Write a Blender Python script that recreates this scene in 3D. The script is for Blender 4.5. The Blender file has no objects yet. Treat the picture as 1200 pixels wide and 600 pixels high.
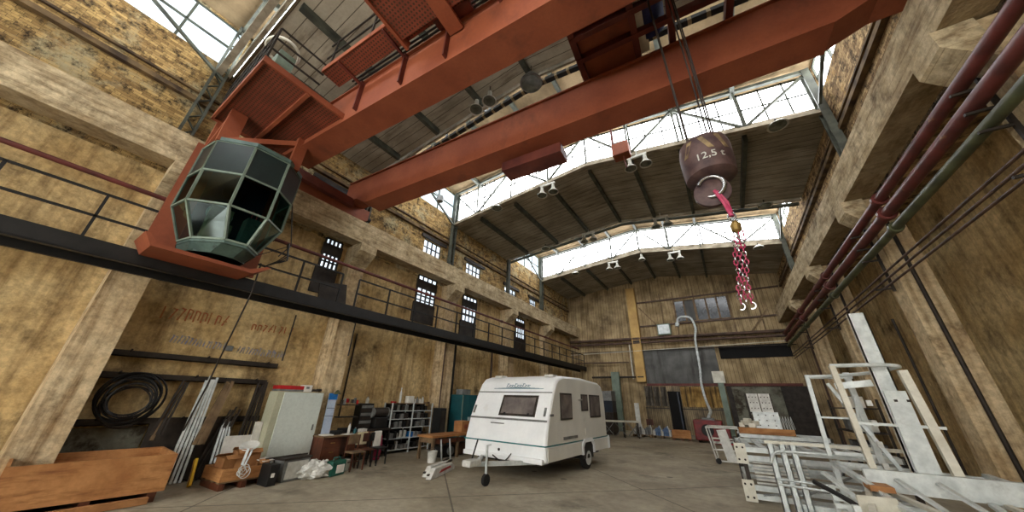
import bpy, bmesh, math, random
from mathutils import Vector, Matrix
random.seed(7)
rnd = random.Random(11)
C = bpy.context.scene.collection
PI = math.pi

# ------------------------------------------------------------------ materials
def lin(c):
    return tuple((x/255/12.92 if x/255 <= .04045 else ((x/255+.055)/1.055)**2.4) for x in c)

def mk(name, rgb, rough=.7, metal=0.0, var=.25, scale=3.0, dark=None, streak=None, bump=0.0, bscale=30, spec=.4, dirt=None, dscale=1.2, dth=(.5,.62), coord='Object', grit=None):
    """Base colour mottled by noise; optional vertical streaks and a patchy dirt colour."""
    m = bpy.data.materials.new(name); m.use_nodes = True
    nt = m.node_tree; N = nt.nodes; L = nt.links; b = N['Principled BSDF']
    b.inputs['Roughness'].default_value = rough; b.inputs['Metallic'].default_value = metal
    b.inputs['Specular IOR Level'].default_value = spec
    tc = N.new('ShaderNodeTexCoord')
    src = tc.outputs[coord]
    col = lin(rgb); dk = lin(dark) if dark else tuple(x*(1-var) for x in col)
    no = N.new('ShaderNodeTexNoise'); no.inputs['Scale'].default_value = scale; no.inputs['Detail'].default_value = 6
    L.new(src, no.inputs['Vector'])
    cr = N.new('ShaderNodeValToRGB'); cr.color_ramp.elements[0].position = .35; cr.color_ramp.elements[1].position = .65
    cr.color_ramp.elements[0].color = (*dk, 1); cr.color_ramp.elements[1].color = (*col, 1)
    L.new(no.outputs['Fac'], cr.inputs['Fac'])
    out = cr.outputs['Color']
    if streak:
        mp = N.new('ShaderNodeMapping'); mp.inputs['Scale'].default_value = streak[1]
        L.new(src, mp.inputs['Vector'])
        n2 = N.new('ShaderNodeTexNoise'); n2.inputs['Scale'].default_value = 1.0; n2.inputs['Detail'].default_value = 5; n2.inputs['Roughness'].default_value = .65
        L.new(mp.outputs['Vector'], n2.inputs['Vector'])
        r2 = N.new('ShaderNodeValToRGB'); r2.color_ramp.elements[0].position = streak[2][0]; r2.color_ramp.elements[1].position = streak[2][1]
        L.new(n2.outputs['Fac'], r2.inputs['Fac'])
        mx = N.new('ShaderNodeMix'); mx.data_type = 'RGBA'
        L.new(r2.outputs['Color'], mx.inputs['Factor']); L.new(out, mx.inputs['A']); mx.inputs['B'].default_value = (*lin(streak[0]), 1)
        out = mx.outputs['Result']
    if dirt:
        n3 = N.new('ShaderNodeTexNoise'); n3.inputs['Scale'].default_value = dscale; n3.inputs['Detail'].default_value = 9; n3.inputs['Roughness'].default_value = .68
        L.new(src, n3.inputs['Vector'])
        r3 = N.new('ShaderNodeValToRGB'); r3.color_ramp.elements[0].position = dth[0]; r3.color_ramp.elements[1].position = dth[1]
        L.new(n3.outputs['Fac'], r3.inputs['Fac'])
        mx = N.new('ShaderNodeMix'); mx.data_type = 'RGBA'
        L.new(r3.outputs['Color'], mx.inputs['Factor']); L.new(out, mx.inputs['A']); mx.inputs['B'].default_value = (*lin(dirt), 1)
        out = mx.outputs['Result']
    if grit is None: grit = (.45,7) if (bump and scale < 3) else (.14,16)
    g1 = N.new('ShaderNodeTexNoise'); g1.inputs['Scale'].default_value = grit[1]; g1.inputs['Detail'].default_value = 10; g1.inputs['Roughness'].default_value = .75
    L.new(src, g1.inputs['Vector'])
    g2 = N.new('ShaderNodeMapRange'); g2.inputs['From Min'].default_value = .35; g2.inputs['From Max'].default_value = .62
    g2.inputs['To Min'].default_value = 1-grit[0]; g2.inputs['To Max'].default_value = 1.0
    L.new(g1.outputs['Fac'], g2.inputs['Value'])
    gm = N.new('ShaderNodeMix'); gm.data_type = 'RGBA'; gm.blend_type = 'MULTIPLY'; gm.inputs['Factor'].default_value = 1
    L.new(out, gm.inputs['A']); L.new(g2.outputs['Result'], gm.inputs['B']); out = gm.outputs['Result']
    L.new(out, b.inputs['Base Color'])
    if bump:
        n4 = N.new('ShaderNodeTexNoise'); n4.inputs['Scale'].default_value = bscale; n4.inputs['Detail'].default_value = 5
        L.new(src, n4.inputs['Vector'])
        bp = N.new('ShaderNodeBump'); bp.inputs['Strength'].default_value = bump; bp.inputs['Distance'].default_value = .03
        L.new(n4.outputs['Fac'], bp.inputs['Height']); L.new(bp.outputs['Normal'], b.inputs['Normal'])
    m['out'] = 1
    return m

def stripes(m, axis_scale, width, dark, coord='Object', amt=1.0):
    """Multiply thin regular dark lines over a material (joints, corrugation)."""
    nt = m.node_tree; N = nt.nodes; L = nt.links; b = N['Principled BSDF']
    tc = N.new('ShaderNodeTexCoord'); mp = N.new('ShaderNodeMapping'); mp.inputs['Scale'].default_value = axis_scale
    L.new(tc.outputs[coord], mp.inputs['Vector'])
    sx = N.new('ShaderNodeSeparateXYZ'); L.new(mp.outputs['Vector'], sx.inputs[0])
    prev = None
    for i, ax in enumerate('XYZ'):
        if axis_scale[i] == 0: continue
        fr = N.new('ShaderNodeMath'); fr.operation = 'FRACT'; L.new(sx.outputs[ax], fr.inputs[0])
        lt = N.new('ShaderNodeMath'); lt.operation = 'LESS_THAN'; lt.inputs[1].default_value = width; L.new(fr.outputs[0], lt.inputs[0])
        if prev is None: prev = lt
        else:
            mxm = N.new('ShaderNodeMath'); mxm.operation = 'MAXIMUM'; L.new(prev.outputs[0], mxm.inputs[0]); L.new(lt.outputs[0], mxm.inputs[1]); prev = mxm
    ml = N.new('ShaderNodeMath'); ml.operation = 'MULTIPLY'; ml.inputs[1].default_value = amt; L.new(prev.outputs[0], ml.inputs[0])
    old = b.inputs['Base Color'].links[0].from_socket
    mx = N.new('ShaderNodeMix'); mx.data_type = 'RGBA'
    L.new(ml.outputs[0], mx.inputs['Factor']); L.new(old, mx.inputs['A']); mx.inputs['B'].default_value = (*lin(dark), 1)
    L.new(mx.outputs['Result'], b.inputs['Base Color'])
    return m

def bricks(name, c1, c2, mortar, patch, swap, bump=.5, pth=(.45,.6), dirt=(38,30,22)):
    m = bpy.data.materials.new(name); m.use_nodes = True
    nt = m.node_tree; N = nt.nodes; L = nt.links; b = N['Principled BSDF']; b.inputs['Roughness'].default_value = .9
    b.inputs['Specular IOR Level'].default_value = .2
    tc = N.new('ShaderNodeTexCoord'); sp = N.new('ShaderNodeSeparateXYZ'); cb = N.new('ShaderNodeCombineXYZ')
    L.new(tc.outputs['Object'], sp.inputs[0]); L.new(sp.outputs['Y' if swap else 'X'], cb.inputs[0]); L.new(sp.outputs['Z'], cb.inputs[1])
    br = N.new('ShaderNodeTexBrick'); br.inputs['Scale'].default_value = 4.0; br.inputs['Mortar Size'].default_value = .015
    br.inputs['Brick Width'].default_value = 1.05; br.inputs['Row Height'].default_value = .32
    br.inputs['Color1'].default_value = (*lin(c1), 1); br.inputs['Color2'].default_value = (*lin(c2), 1); br.inputs['Mortar'].default_value = (*lin(mortar), 1)
    L.new(cb.outputs[0], br.inputs['Vector'])
    n = N.new('ShaderNodeTexNoise'); n.inputs['Scale'].default_value = 1.1; n.inputs['Detail'].default_value = 10; n.inputs['Roughness'].default_value = .7
    L.new(tc.outputs['Object'], n.inputs['Vector'])
    r = N.new('ShaderNodeValToRGB'); r.color_ramp.elements[0].position = pth[0]; r.color_ramp.elements[1].position = pth[1]
    L.new(n.outputs['Fac'], r.inputs['Fac'])
    mx = N.new('ShaderNodeMix'); mx.data_type = 'RGBA'; L.new(r.outputs['Color'], mx.inputs['Factor']); L.new(br.outputs['Color'], mx.inputs['A'])
    mx.inputs['B'].default_value = (*lin(patch), 1)
    n2 = N.new('ShaderNodeTexNoise'); n2.inputs['Scale'].default_value = 5.0; n2.inputs['Detail'].default_value = 8; n2.inputs['Roughness'].default_value = .75
    L.new(tc.outputs['Object'], n2.inputs['Vector'])
    r2 = N.new('ShaderNodeValToRGB'); r2.color_ramp.elements[0].position = .47; r2.color_ramp.elements[1].position = .64
    L.new(n2.outputs['Fac'], r2.inputs['Fac'])
    m2 = N.new('ShaderNodeMix'); m2.data_type = 'RGBA'; L.new(r2.outputs['Color'], m2.inputs['Factor']); L.new(mx.outputs['Result'], m2.inputs['A'])
    m2.inputs['B'].default_value = (*lin(dirt), 1)
    L.new(m2.outputs['Result'], b.inputs['Base Color'])
    bp = N.new('ShaderNodeBump'); bp.inputs['Strength'].default_value = bump; bp.inputs['Distance'].default_value = .05
    L.new(n2.outputs['Fac'], bp.inputs['Height']); L.new(bp.outputs['Normal'], b.inputs['Normal'])
    return m

def emis(name, rgb, strength, var=0.0):
    m = bpy.data.materials.new(name); m.use_nodes = True
    nt = m.node_tree; N = nt.nodes; L = nt.links
    b = N['Principled BSDF']; b.inputs['Base Color'].default_value = (.5,.52,.53,1); b.inputs['Roughness'].default_value = .3
    b.inputs['Emission Strength'].default_value = strength
    tc = N.new('ShaderNodeTexCoord'); no = N.new('ShaderNodeTexNoise'); no.inputs['Scale'].default_value = .9
    L.new(tc.outputs['Object'], no.inputs['Vector'])
    cr = N.new('ShaderNodeValToRGB'); cr.color_ramp.elements[0].position = .4; cr.color_ramp.elements[1].position = .6
    cr.color_ramp.elements[0].color = (*[x*(1-var) for x in lin(rgb)], 1); cr.color_ramp.elements[1].color = (*lin(rgb), 1)
    L.new(no.outputs['Fac'], cr.inputs['Fac']); L.new(cr.outputs['Color'], b.inputs['Emission Color'])
    return m

M = {}
M['plaster'] = mk('ochre plaster', (228,202,150), .92, var=.3, scale=.9, dark=(196,166,114), streak=((130,102,66), (4.0,4.0,.35), (.48,.78)), dirt=(70,54,36), dscale=.8, dth=(.53,.72), bump=.7, bscale=9, spec=.15)
M['plaster_back'] = stripes(mk('ochre board cladding', (186,164,126), .9, scale=1.2, dark=(140,120,88), streak=((92,76,54), (3.5,1,.25), (.5,.78)), dirt=(70,58,44), dscale=.4, dth=(.5,.75), spec=.15), (4.2,0,0), .09, (50,40,28), amt=.7)
M['concrete_warm'] = stripes(mk('board marked concrete', (220,202,166), .9, scale=2.2, dark=(188,168,132), streak=((120,96,66), (3,.9,6.0), (.48,.75)), dirt=(96,80,58), dscale=1.3, dth=(.55,.75), bump=.6, bscale=14, spec=.2), (0,0,5.5), .05, (110,90,62), amt=.5)
M['pillar'] = mk('pillar plaster', (226,206,168), .9, scale=1.3, dark=(200,174,134), streak=((128,98,62), (5,5,.35), (.5,.76)), dirt=(98,76,50), dscale=1.6, dth=(.55,.74), bump=.6, bscale=12, spec=.15)
M['ledge'] = mk('dirty ledge', (120,98,66), .9, dark=(58,44,32), scale=2.5)
M['brick_left'] = bricks('weathered yellow brick', (196,164,106), (136,108,68), (92,76,54), (170,158,124), True, pth=(.5,.64), bump=1.0, dirt=(44,36,26))
M['brick_right'] = bricks('rough exposed brick', (206,176,128), (124,98,70), (96,76,52), (190,150,90), True, bump=1.0, pth=(.56,.7))
M['floor'] = None
M['roof_low'] = stripes(mk('roof slab underside', (176,168,150), .9, scale=.8, dark=(144,136,120), streak=((104,94,80), (.5,3.0,1), (.5,.74)), spec=.1), (0,3.2,0), .07, (66,56,44), amt=.8)
M['roof_high'] = mk('roof slab pale', (160,138,106), .9, scale=.7, dark=(120,102,76), streak=((88,74,54), (1.2,.5,1), (.5,.74)), spec=.1)
M['fascia'] = mk('pale fascia', (176,166,146), .8, scale=2, dark=(126,116,98))
M['orange'] = mk('red oxide crane paint', (150,82,54), .6, scale=1.2, dark=(132,68,44), streak=((96,52,38), (1.0,1.0,.6), (.56,.8)), spec=.35)
M['orange_dk'] = mk('perforated red oxide plate', (138,70,50), .6, scale=1.5, dark=(112,56,40))
M['brown_red'] = mk('dark red steel', (110,54,42), .6, scale=1.5, dark=(74,28,22))
M['teal'] = mk('teal cab paint', (84,106,98), .5, scale=2, dark=(58,78,72), dirt=(40,48,44), dscale=3, dth=(.58,.7))
M['teal_dk'] = mk('dark teal panel', (28,42,40), .35, scale=2, dark=(20,32,30))
M['teal_lt'] = mk('grey green steel', (124,140,126), .5, scale=2, dark=(98,112,98))
M['steel_dark'] = mk('dark rusted steel', (58,50,42), .6, metal=.2, scale=4, dark=(34,28,24))
M['black'] = mk('black paint', (26,25,24), .55, scale=4, dark=(14,14,14))
M['truss'] = mk('green grey truss steel', (84,88,76), .6, scale=3, dark=(52,54,48))
M['truss_dk'] = stripes(mk('laced dark chord', (150,132,98), .7, scale=3, dark=(120,100,70)), (2.4,0,0), .78, (24,22,20))
M['pipe_red'] = mk('oxblood pipe paint', (112,54,48), .5, scale=2.5, dark=(78,38,34), dirt=(150,110,70), dscale=3, dth=(.64,.7))
M['pipe_green'] = mk('dull green pipe', (92,96,66), .5, scale=2.5, dark=(58,60,42))
M['pipe_brown'] = mk('brown pipe', (96,72,58), .6, scale=2.5, dark=(58,42,34))
M['galv'] = mk('galvanised steel', (222,228,226), .42, metal=.2, scale=6, dark=(188,196,196), streak=((150,156,156), (3,3,3), (.54,.75)), spec=.5)
M['galv_cream'] = mk('dusty galvanised sheet', (222,220,206), .5, metal=.1, scale=3, dark=(196,192,176), spec=.4)
M['white'] = mk('white gelcoat', (246,249,250), .3, grit=(.05,12), scale=1.2, dark=(234,238,240), dirt=(206,206,198), dscale=1.6, dth=(.62,.85), spec=.5)
M['white_side'] = mk('hammered cream aluminium', (226,226,218), .4, scale=1.5, dark=(214,214,206), bump=.15, bscale=50, grit=(.06,30))
M['white_plain'] = mk('white plastic', (220,220,214), .5, scale=4, dark=(190,190,184))
M['cab_grey'] = mk('pale grey enamel', (214,222,214), .5, scale=.8, dark=(202,210,202), dirt=(176,178,158), dscale=1.4, dth=(.6,.8))
M['cab_cream'] = mk('yellowed enamel', (190,190,164), .5, scale=1, dark=(170,170,146))
M['wood'] = mk('orange plywood', (186,134,82), .7, scale=2, dark=(156,104,58), streak=((116,70,34), (1.2,1.2,9), (.5,.72)))
M['wood_dk'] = mk('dark varnished wood', (104,58,36), .5, scale=2, dark=(68,36,24), streak=((44,24,18), (5,5,1), (.5,.7)))
M['wood_grey'] = mk('grey weathered timber', (136,112,82), .8, scale=3, dark=(92,74,54))
M['card'] = mk('brown cardboard', (176,126,78), .8, scale=3, dark=(146,100,60))
M['rubber'] = mk('tyre rubber', (30,30,30), .8, scale=4, dark=(20,20,20))
M['glass_dark'] = mk('grey tinted acrylic', (128,120,116), .12, scale=3, dark=(96,90,88), spec=.6)
M['pane_dark'] = mk('dark dusty glass', (44,50,54), .2, scale=3, dark=(26,30,32), spec=.6)
M['teal_stripe'] = mk('teal stripe', (30,120,124), .4, scale=5, dark=(24,100,106))
M['logo'] = mk('blue grey decal', (120,148,160), .4, scale=5, dark=(96,128,142))
M['grey'] = mk('mid grey plastic', (128,130,128), .5, scale=4, dark=(96,98,96))
M['red'] = mk('red enamel', (186,34,38), .4, scale=4, dark=(150,24,28))
M['red_dk'] = mk('dark red enamel', (130,26,28), .45, scale=4, dark=(92,18,20))
M['yellow'] = mk('yellow plastic', (232,190,26), .45, scale=4, dark=(206,160,20))
M['blue'] = mk('sky blue card', (36,128,206), .5, scale=4, dark=(28,110,190))
M['paleblue'] = mk('pale blue card', (200,214,232), .6, scale=4, dark=(180,196,220))
M['navy'] = mk('navy cloth', (36,44,92), .8, scale=4, dark=(20,26,60))
M['blue_dk'] = mk('dark blue enamel', (20,34,52), .4, scale=2, dark=(12,22,36))
M['tealcab'] = mk('petrol blue enamel', (30,92,98), .4, scale=1.5, dark=(22,72,80))
M['green'] = mk('green plastic', (24,92,76), .4, scale=3, dark=(16,70,58))
M['pink'] = mk('magenta sling webbing', (190,84,112), .7, scale=8, dark=(176,40,86))
M['magenta'] = mk('magenta cloth', (150,36,70), .8, scale=5, dark=(110,24,50))
M['cloth'] = mk('cream towel', (222,212,176), .9, scale=6, dark=(196,186,150))
M['paper'] = mk('white paper', (226,224,216), .8, scale=3, dark=(206,204,196))
M['chrome'] = mk('bright chain steel', (206,206,206), .25, metal=.9, scale=6, dark=(150,150,150))
M['brass'] = mk('old brass', (170,140,80), .4, metal=.6, scale=6, dark=(120,96,50))
M['lampwhite'] = mk('lamp reflector enamel', (206,206,198), .4, scale=5, dark=(170,170,160))
M['lampglass'] = mk('lamp lens glass', (120,126,116), .15, scale=5, dark=(80,86,78), spec=.7)
M['yellow_col'] = mk('yellow painted steel', (204,168,100), .6, scale=1.5, dark=(176,140,78), dirt=(96,60,34), dscale=2, dth=(.6,.72))
M['sheet_dark'] = mk('dark sheet metal', (88,88,84), .5, metal=.3, scale=1.2, dark=(60,60,58), streak=((44,42,38), (2,1,.3), (.5,.72)))
M['sheet_corr'] = stripes(mk('corrugated gate sheet', (150,132,98), .45, metal=.3, scale=1.2, dark=(92,78,56), streak=((50,42,32), (4,1,.25), (.48,.68))), (8,0,0), .3, (56,46,34), amt=.6)
M['opening_shade'] = mk('painted opening shade', (14,12,11), .9, scale=3, dark=(8,7,7))  # near-black colour standing in for the shade inside openings
M['concrete_grey'] = mk('grey concrete slab', (126,126,112), .9, scale=2, dark=(90,88,76), dirt=(60,52,40), dscale=1.5)
M['graf_red'] = mk('faded red lettering', (160,82,50), .9, scale=12, dark=(150,110,64))
M['graf_blue'] = mk('faded blue lettering', (128,130,150), .9, scale=12, dark=(160,148,112))
M['sand'] = mk('faded seat cloth', (150,144,112), .9, scale=6, dark=(112,106,80))
M['hazard'] = stripes(mk('yellow hazard paint', (176,150,84), .6, scale=4, dark=(140,116,60)), (0,0,0), .5, (40,32,34)) if False else mk('ochre hazard paint', (150,130,92), .7, scale=8, dark=(104,86,66))
M['hookblock'] = mk('dusty maroon block', (96,74,70), .6, scale=4, dark=(58,40,42))
M['bottle_blue'] = mk('blue shrink wrap', (96,124,160), .3, scale=8, dark=(60,84,120))
M['wave_sunlit'] = mk('painted sunlit translucent corrugation', (206,170,104), .35, scale=1.5, dark=(120,90,48), streak=((70,52,34),(5,1,.4),(.45,.65)))  # gold tone paints sunlight on the right gate sheets
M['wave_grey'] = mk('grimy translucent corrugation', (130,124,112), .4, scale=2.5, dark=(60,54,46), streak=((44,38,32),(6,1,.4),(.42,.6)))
M['pane_out'] = emis('daylit clear pane', (250,252,255), 5.0, .25)
M['pane_blue'] = emis('daylit pale blue pane', (198,228,242), .62, .3)
M['pane_fill'] = emis('added fill light glazing', (252,250,244), 3.2, .1)  # glow of the fill window added behind the camera
M['pane_small'] = emis('daylit dusty small pane', (206,220,232), .9, .5)

# floor
def floor_mat():
    m = mk('worn concrete floor', (176,166,144), .6, grit=(.3,5), scale=.7, dark=(148,138,118), dirt=(72,68,58), dscale=.5, dth=(.55,.74), bump=.12, bscale=25, spec=.35, streak=((178,170,150), (.35,.35,1), (.5,.7)))
    nt = m.node_tree; N = nt.nodes; L = nt.links; b = N['Principled BSDF']
    tc = N.new('ShaderNodeTexCoord'); mp = N.new('ShaderNodeMapping'); mp.inputs['Rotation'].default_value = (0,0,math.radians(43.8)); mp.inputs['Location'].default_value = (8.27,-.71,0)
    L.new(tc.outputs['Object'], mp.inputs['Vector'])
    sp = N.new('ShaderNodeSeparateXYZ'); L.new(mp.outputs['Vector'], sp.inputs[0])
    outs = []
    for ax, per in (('X', 5.2), ('Y', 4.6)):
        d = N.new('ShaderNodeMath'); d.operation = 'DIVIDE'; d.inputs[1].default_value = per; L.new(sp.outputs[ax], d.inputs[0])
        f = N.new('ShaderNodeMath'); f.operation = 'FRACT'; L.new(d.outputs[0], f.inputs[0])
        l = N.new('ShaderNodeMath'); l.operation = 'LESS_THAN'; l.inputs[1].default_value = .0075; L.new(f.outputs[0], l.inputs[0])
        outs.append(l)
    mxm = N.new('ShaderNodeMath'); mxm.operation = 'MAXIMUM'; L.new(outs[0].outputs[0], mxm.inputs[0]); L.new(outs[1].outputs[0], mxm.inputs[1])
    # small oil spots
    vo = N.new('ShaderNodeTexVoronoi'); vo.inputs['Scale'].default_value = .8; L.new(tc.outputs['Object'], vo.inputs['Vector'])
    ls = N.new('ShaderNodeMath'); ls.operation = 'LESS_THAN'; ls.inputs[1].default_value = .07; L.new(vo.outputs['Distance'], ls.inputs[0])
    m2 = N.new('ShaderNodeMath'); m2.operation = 'MAXIMUM'; L.new(mxm.outputs[0], m2.inputs[0]); L.new(ls.outputs[0], m2.inputs[1])
    m3 = N.new('ShaderNodeMath'); m3.operation = 'MULTIPLY'; m3.inputs[1].default_value = .7; L.new(m2.outputs[0], m3.inputs[0])
    old = b.inputs['Base Color'].links[0].from_socket
    mx = N.new('ShaderNodeMix'); mx.data_type = 'RGBA'; L.new(m3.outputs[0], mx.inputs['Factor']); L.new(old, mx.inputs['A']); mx.inputs['B'].default_value = (*lin((52,48,42)), 1)
    L.new(mx.outputs['Result'], b.inputs['Base Color'])
    return m
M['floor'] = floor_mat()
# perforated plate look: round dark holes
def perforate(m, sc):
    nt = m.node_tree; N = nt.nodes; L = nt.links; b = N['Principled BSDF']
    tc = N.new('ShaderNodeTexCoord'); mp = N.new('ShaderNodeMapping'); mp.inputs['Scale'].default_value = (sc, sc, 0)
    L.new(tc.outputs['Object'], mp.inputs['Vector'])
    vo = N.new('ShaderNodeTexVoronoi'); vo.inputs['Scale'].default_value = 1; vo.inputs['Randomness'].default_value = .1
    L.new(mp.outputs['Vector'], vo.inputs['Vector'])
    l = N.new('ShaderNodeMath'); l.operation = 'LESS_THAN'; l.inputs[1].default_value = .3; L.new(vo.outputs['Distance'], l.inputs[0])
    old = b.inputs['Base Color'].links[0].from_socket
    mx = N.new('ShaderNodeMix'); mx.data_type = 'RGBA'; L.new(l.outputs[0], mx.inputs['Factor']); L.new(old, mx.inputs['A']); mx.inputs['B'].default_value = (*lin((70,48,30)), 1)
    L.new(mx.outputs['Result'], b.inputs['Base Color'])
perforate(M['orange_dk'], 13)

def clear_glass():
    m = bpy.data.materials.new('tinted cab glass'); m.use_nodes = True
    nt = m.node_tree; N = nt.nodes; L = nt.links; N.remove(N['Principled BSDF'])
    t = N.new('ShaderNodeBsdfTransparent'); t.inputs[0].default_value = (.22,.34,.32,1)
    g = N.new('ShaderNodeBsdfGlossy'); g.inputs['Roughness'].default_value = .08; g.inputs[0].default_value = (.8,.95,.92,1)
    fz = N.new('ShaderNodeFresnel'); fz.inputs[0].default_value = 1.5
    mx = N.new('ShaderNodeMixShader'); h_ = N.new('ShaderNodeMath'); h_.operation = 'MULTIPLY'; h_.inputs[1].default_value = .2; L.new(fz.outputs[0], h_.inputs[0]); L.new(h_.outputs[0], mx.inputs[0]); L.new(t.outputs[0], mx.inputs[1]); L.new(g.outputs[0], mx.inputs[2])
    L.new(mx.outputs[0], N['Material Output'].inputs[0])
    return m
M['glass'] = clear_glass()

# ------------------------------------------------------------------ mesh helpers
class MB:
    def __init__(s): s.v = []; s.f = []
    def add(s, vs, fs):
        o = len(s.v); s.v += [Vector(v) for v in vs]; s.f += [[i+o for i in f] for f in fs]; return s
    def box(s, lo, hi):
        x0,y0,z0 = lo; x1,y1,z1 = hi
        return s.add([(x0,y0,z0),(x1,y0,z0),(x1,y1,z0),(x0,y1,z0),(x0,y0,z1),(x1,y0,z1),(x1,y1,z1),(x0,y1,z1)],
                     [(0,3,2,1),(4,5,6,7),(0,1,5,4),(1,2,6,5),(2,3,7,6),(3,0,4,7)])
    def cb(s, c, size, rz=0, rx=0, ry=0):
        m = Matrix.Rotation(rz,4,'Z') @ Matrix.Rotation(ry,4,'Y') @ Matrix.Rotation(rx,4,'X')
        a,b,d = (q/2 for q in size)
        vs = [Vector(c) + m @ Vector((sx*a,sy*b,sz*d)) for sz in (-1,1) for sx,sy in ((-1,-1),(1,-1),(1,1),(-1,1))]
        return s.add(vs, [(0,3,2,1),(4,5,6,7),(0,1,5,4),(1,2,6,5),(2,3,7,6),(3,0,4,7)])
    def bar(s, p, q, w, h=None, up=(0,0,1)):
        p = Vector(p); q = Vector(q); h = h or w; d = (q-p).normalized(); up = Vector(up)
        if abs(d.dot(up)) > .98: up = Vector((1,0,0))
        a = d.cross(up).normalized()*w/2; b = a.cross(d).normalized()*h/2
        vs = [p-a-b,p+a-b,p+a+b,p-a+b,q-a-b,q+a-b,q+a+b,q-a+b]
        return s.add(vs, [(0,1,2,3),(4,7,6,5),(0,4,5,1),(1,5,6,2),(2,6,7,3),(3,7,4,0)])
    def tube(s, pts, r, n=8, closed=False):
        pts = [Vector(p) for p in pts]; k = len(pts); o = len(s.v)
        prev = None
        for i,p in enumerate(pts):
            if closed: d = pts[(i+1)%k]-pts[i-1]
            else: d = pts[min(i+1,k-1)]-pts[max(i-1,0)]
            d.normalize()
            ref = prev if prev is not None else (Vector((0,0,1)) if abs(d.z) < .9 else Vector((1,0,0)))
            a = (ref - d*ref.dot(d));
            if a.length < 1e-4: a = d.orthogonal()
            a.normalize(); prev = a; b = d.cross(a)
            rr = r[i] if isinstance(r,(list,tuple)) else r
            for j in range(n):
                t = 2*PI*j/n; s.v.append(p + a*math.cos(t)*rr + b*math.sin(t)*rr)
        for i in range(k if closed else k-1):
            for j in range(n):
                a0 = o+i*n+j; a1 = o+i*n+(j+1)%n; i2 = (i+1)%k; b0 = o+i2*n+j; b1 = o+i2*n+(j+1)%n
                s.f.append([a0,a1,b1,b0])
        if not closed:
            s.f.append([o+j for j in range(n)][::-1]); s.f.append([o+(k-1)*n+j for j in range(n)])
        return s
    def lathe(s, prof, c=(0,0,0), n=20, axis='Z'):
        o = len(s.v); c = Vector(c)
        for r,z in prof:
            for j in range(n):
                t = 2*PI*j/n; v = (r*math.cos(t), r*math.sin(t), z)
                if axis == 'Y': v = (v[0], v[2], v[1])
                if axis == 'X': v = (v[2], v[0], v[1])
                s.v.append(c+Vector(v))
        for i in range(len(prof)-1):
            for j in range(n):
                s.f.append([o+i*n+j, o+i*n+(j+1)%n, o+(i+1)*n+(j+1)%n, o+(i+1)*n+j])
        s.f.append([o+j for j in range(n)][::-1]); s.f.append([o+(len(prof)-1)*n+j for j in range(n)])
        return s
    def prism(s, poly, axis, a, b):
        """poly in the two other axes; axis X: (y,z), Y: (x,z), Z: (x,y)"""
        def P(u,v,t): return {'X':(t,u,v),'Y':(u,t,v),'Z':(u,v,t)}[axis]
        k = len(poly)
        vs = [P(u,v,a) for u,v in poly]+[P(u,v,b) for u,v in poly]
        return s.add(vs, [list(range(k))[::-1], [k+i for i in range(k)]]+[[i,(i+1)%k,k+(i+1)%k,k+i] for i in range(k)])
    def build(s, name, mat, parent=None, smooth=False, bevel=0, at=None):
        me = bpy.data.meshes.new(name)
        off = Vector((0,0,0))
        if parent is not None:
            r = parent
            while r.parent is not None: r = r.parent
            if r.get('_world'): off = Vector(r.location)
        me.from_pydata([tuple(v-off) for v in s.v], [], s.f); me.materials.append(mat)
        bm = bmesh.new(); bm.from_mesh(me); bmesh.ops.recalc_face_normals(bm, faces=bm.faces)
        if bevel: bmesh.ops.bevel(bm, geom=bm.edges[:], offset=bevel, segments=2, affect='EDGES', profile=.6)
        bm.to_mesh(me); bm.free()
        if smooth:
            for p in me.polygons: p.use_smooth = True
            try: me.set_sharp_from_angle(angle=math.radians(40))
            except Exception: pass
        o = bpy.data.objects.new(name, me); C.objects.link(o)
        if parent is not None: o.parent = parent
        return o

def tag(o, label, cat, group=None, kind=None):
    o['label'] = label; o['category'] = cat
    if group: o['group'] = group
    if kind: o['kind'] = kind
    return o
def thing(name, label, cat, loc=(0,0,0), rz=0, group=None, world=False):
    o = bpy.data.objects.new(name, None); C.objects.link(o); o.location = loc; o.rotation_euler = (0,0,rz)
    o.empty_display_size = .2
    if world: o['_world'] = 1
    return tag(o, label, cat, group)
def struct(name, mb, mat, parent=None, **k):
    o = mb.build(name, mat, parent, **k)
    if parent is None: o['kind'] = 'structure'
    return o
def kids(o): return [c for c in bpy.data.objects if c.parent == o]
def dup(root, loc, rz=None, label=None, group=None):
    def cp(o, par):
        c = o.copy(); C.objects.link(c); c.parent = par
        for k in kids(o):
            if k is not c: cp(k, c)
        return c
    r = cp(root, None); r.location = loc
    if rz is not None: r.rotation_euler = (0,0,rz)
    if label: r['label'] = label
    if group: r['group'] = group
    return r

# ------------------------------------------------------------------ hall geometry
XL, XR = -11.5, 4.5          # upper walls
Y0, Y1 = -9.8, 27.7
FACES = [-4.4, .9, 6.2, 11.6, 17.0, 22.2]
NX = [-11.4,-9.7,-7.5,-5.4,-3.45,-1.6,.25,2.3,4.4]
def zl(x):   # underside of the low roof
    return 10.85+(11.72-10.85)*(x+11.5)/8.0 if x < -3.5 else 11.72-(11.72-10.5)*(x+3.5)/8.0
def zh(x):   # underside of the high roof
    return 13.0+.6*(x+11.5)/8.0 if x < -3.5 else 13.6-1.2*(x+3.5)/8.0

b = MB(); b.box((XL-.4,Y0-.4,-.2),(XR+1.4,Y1+.4,0)); struct('floor', b, M['floor'])

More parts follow.
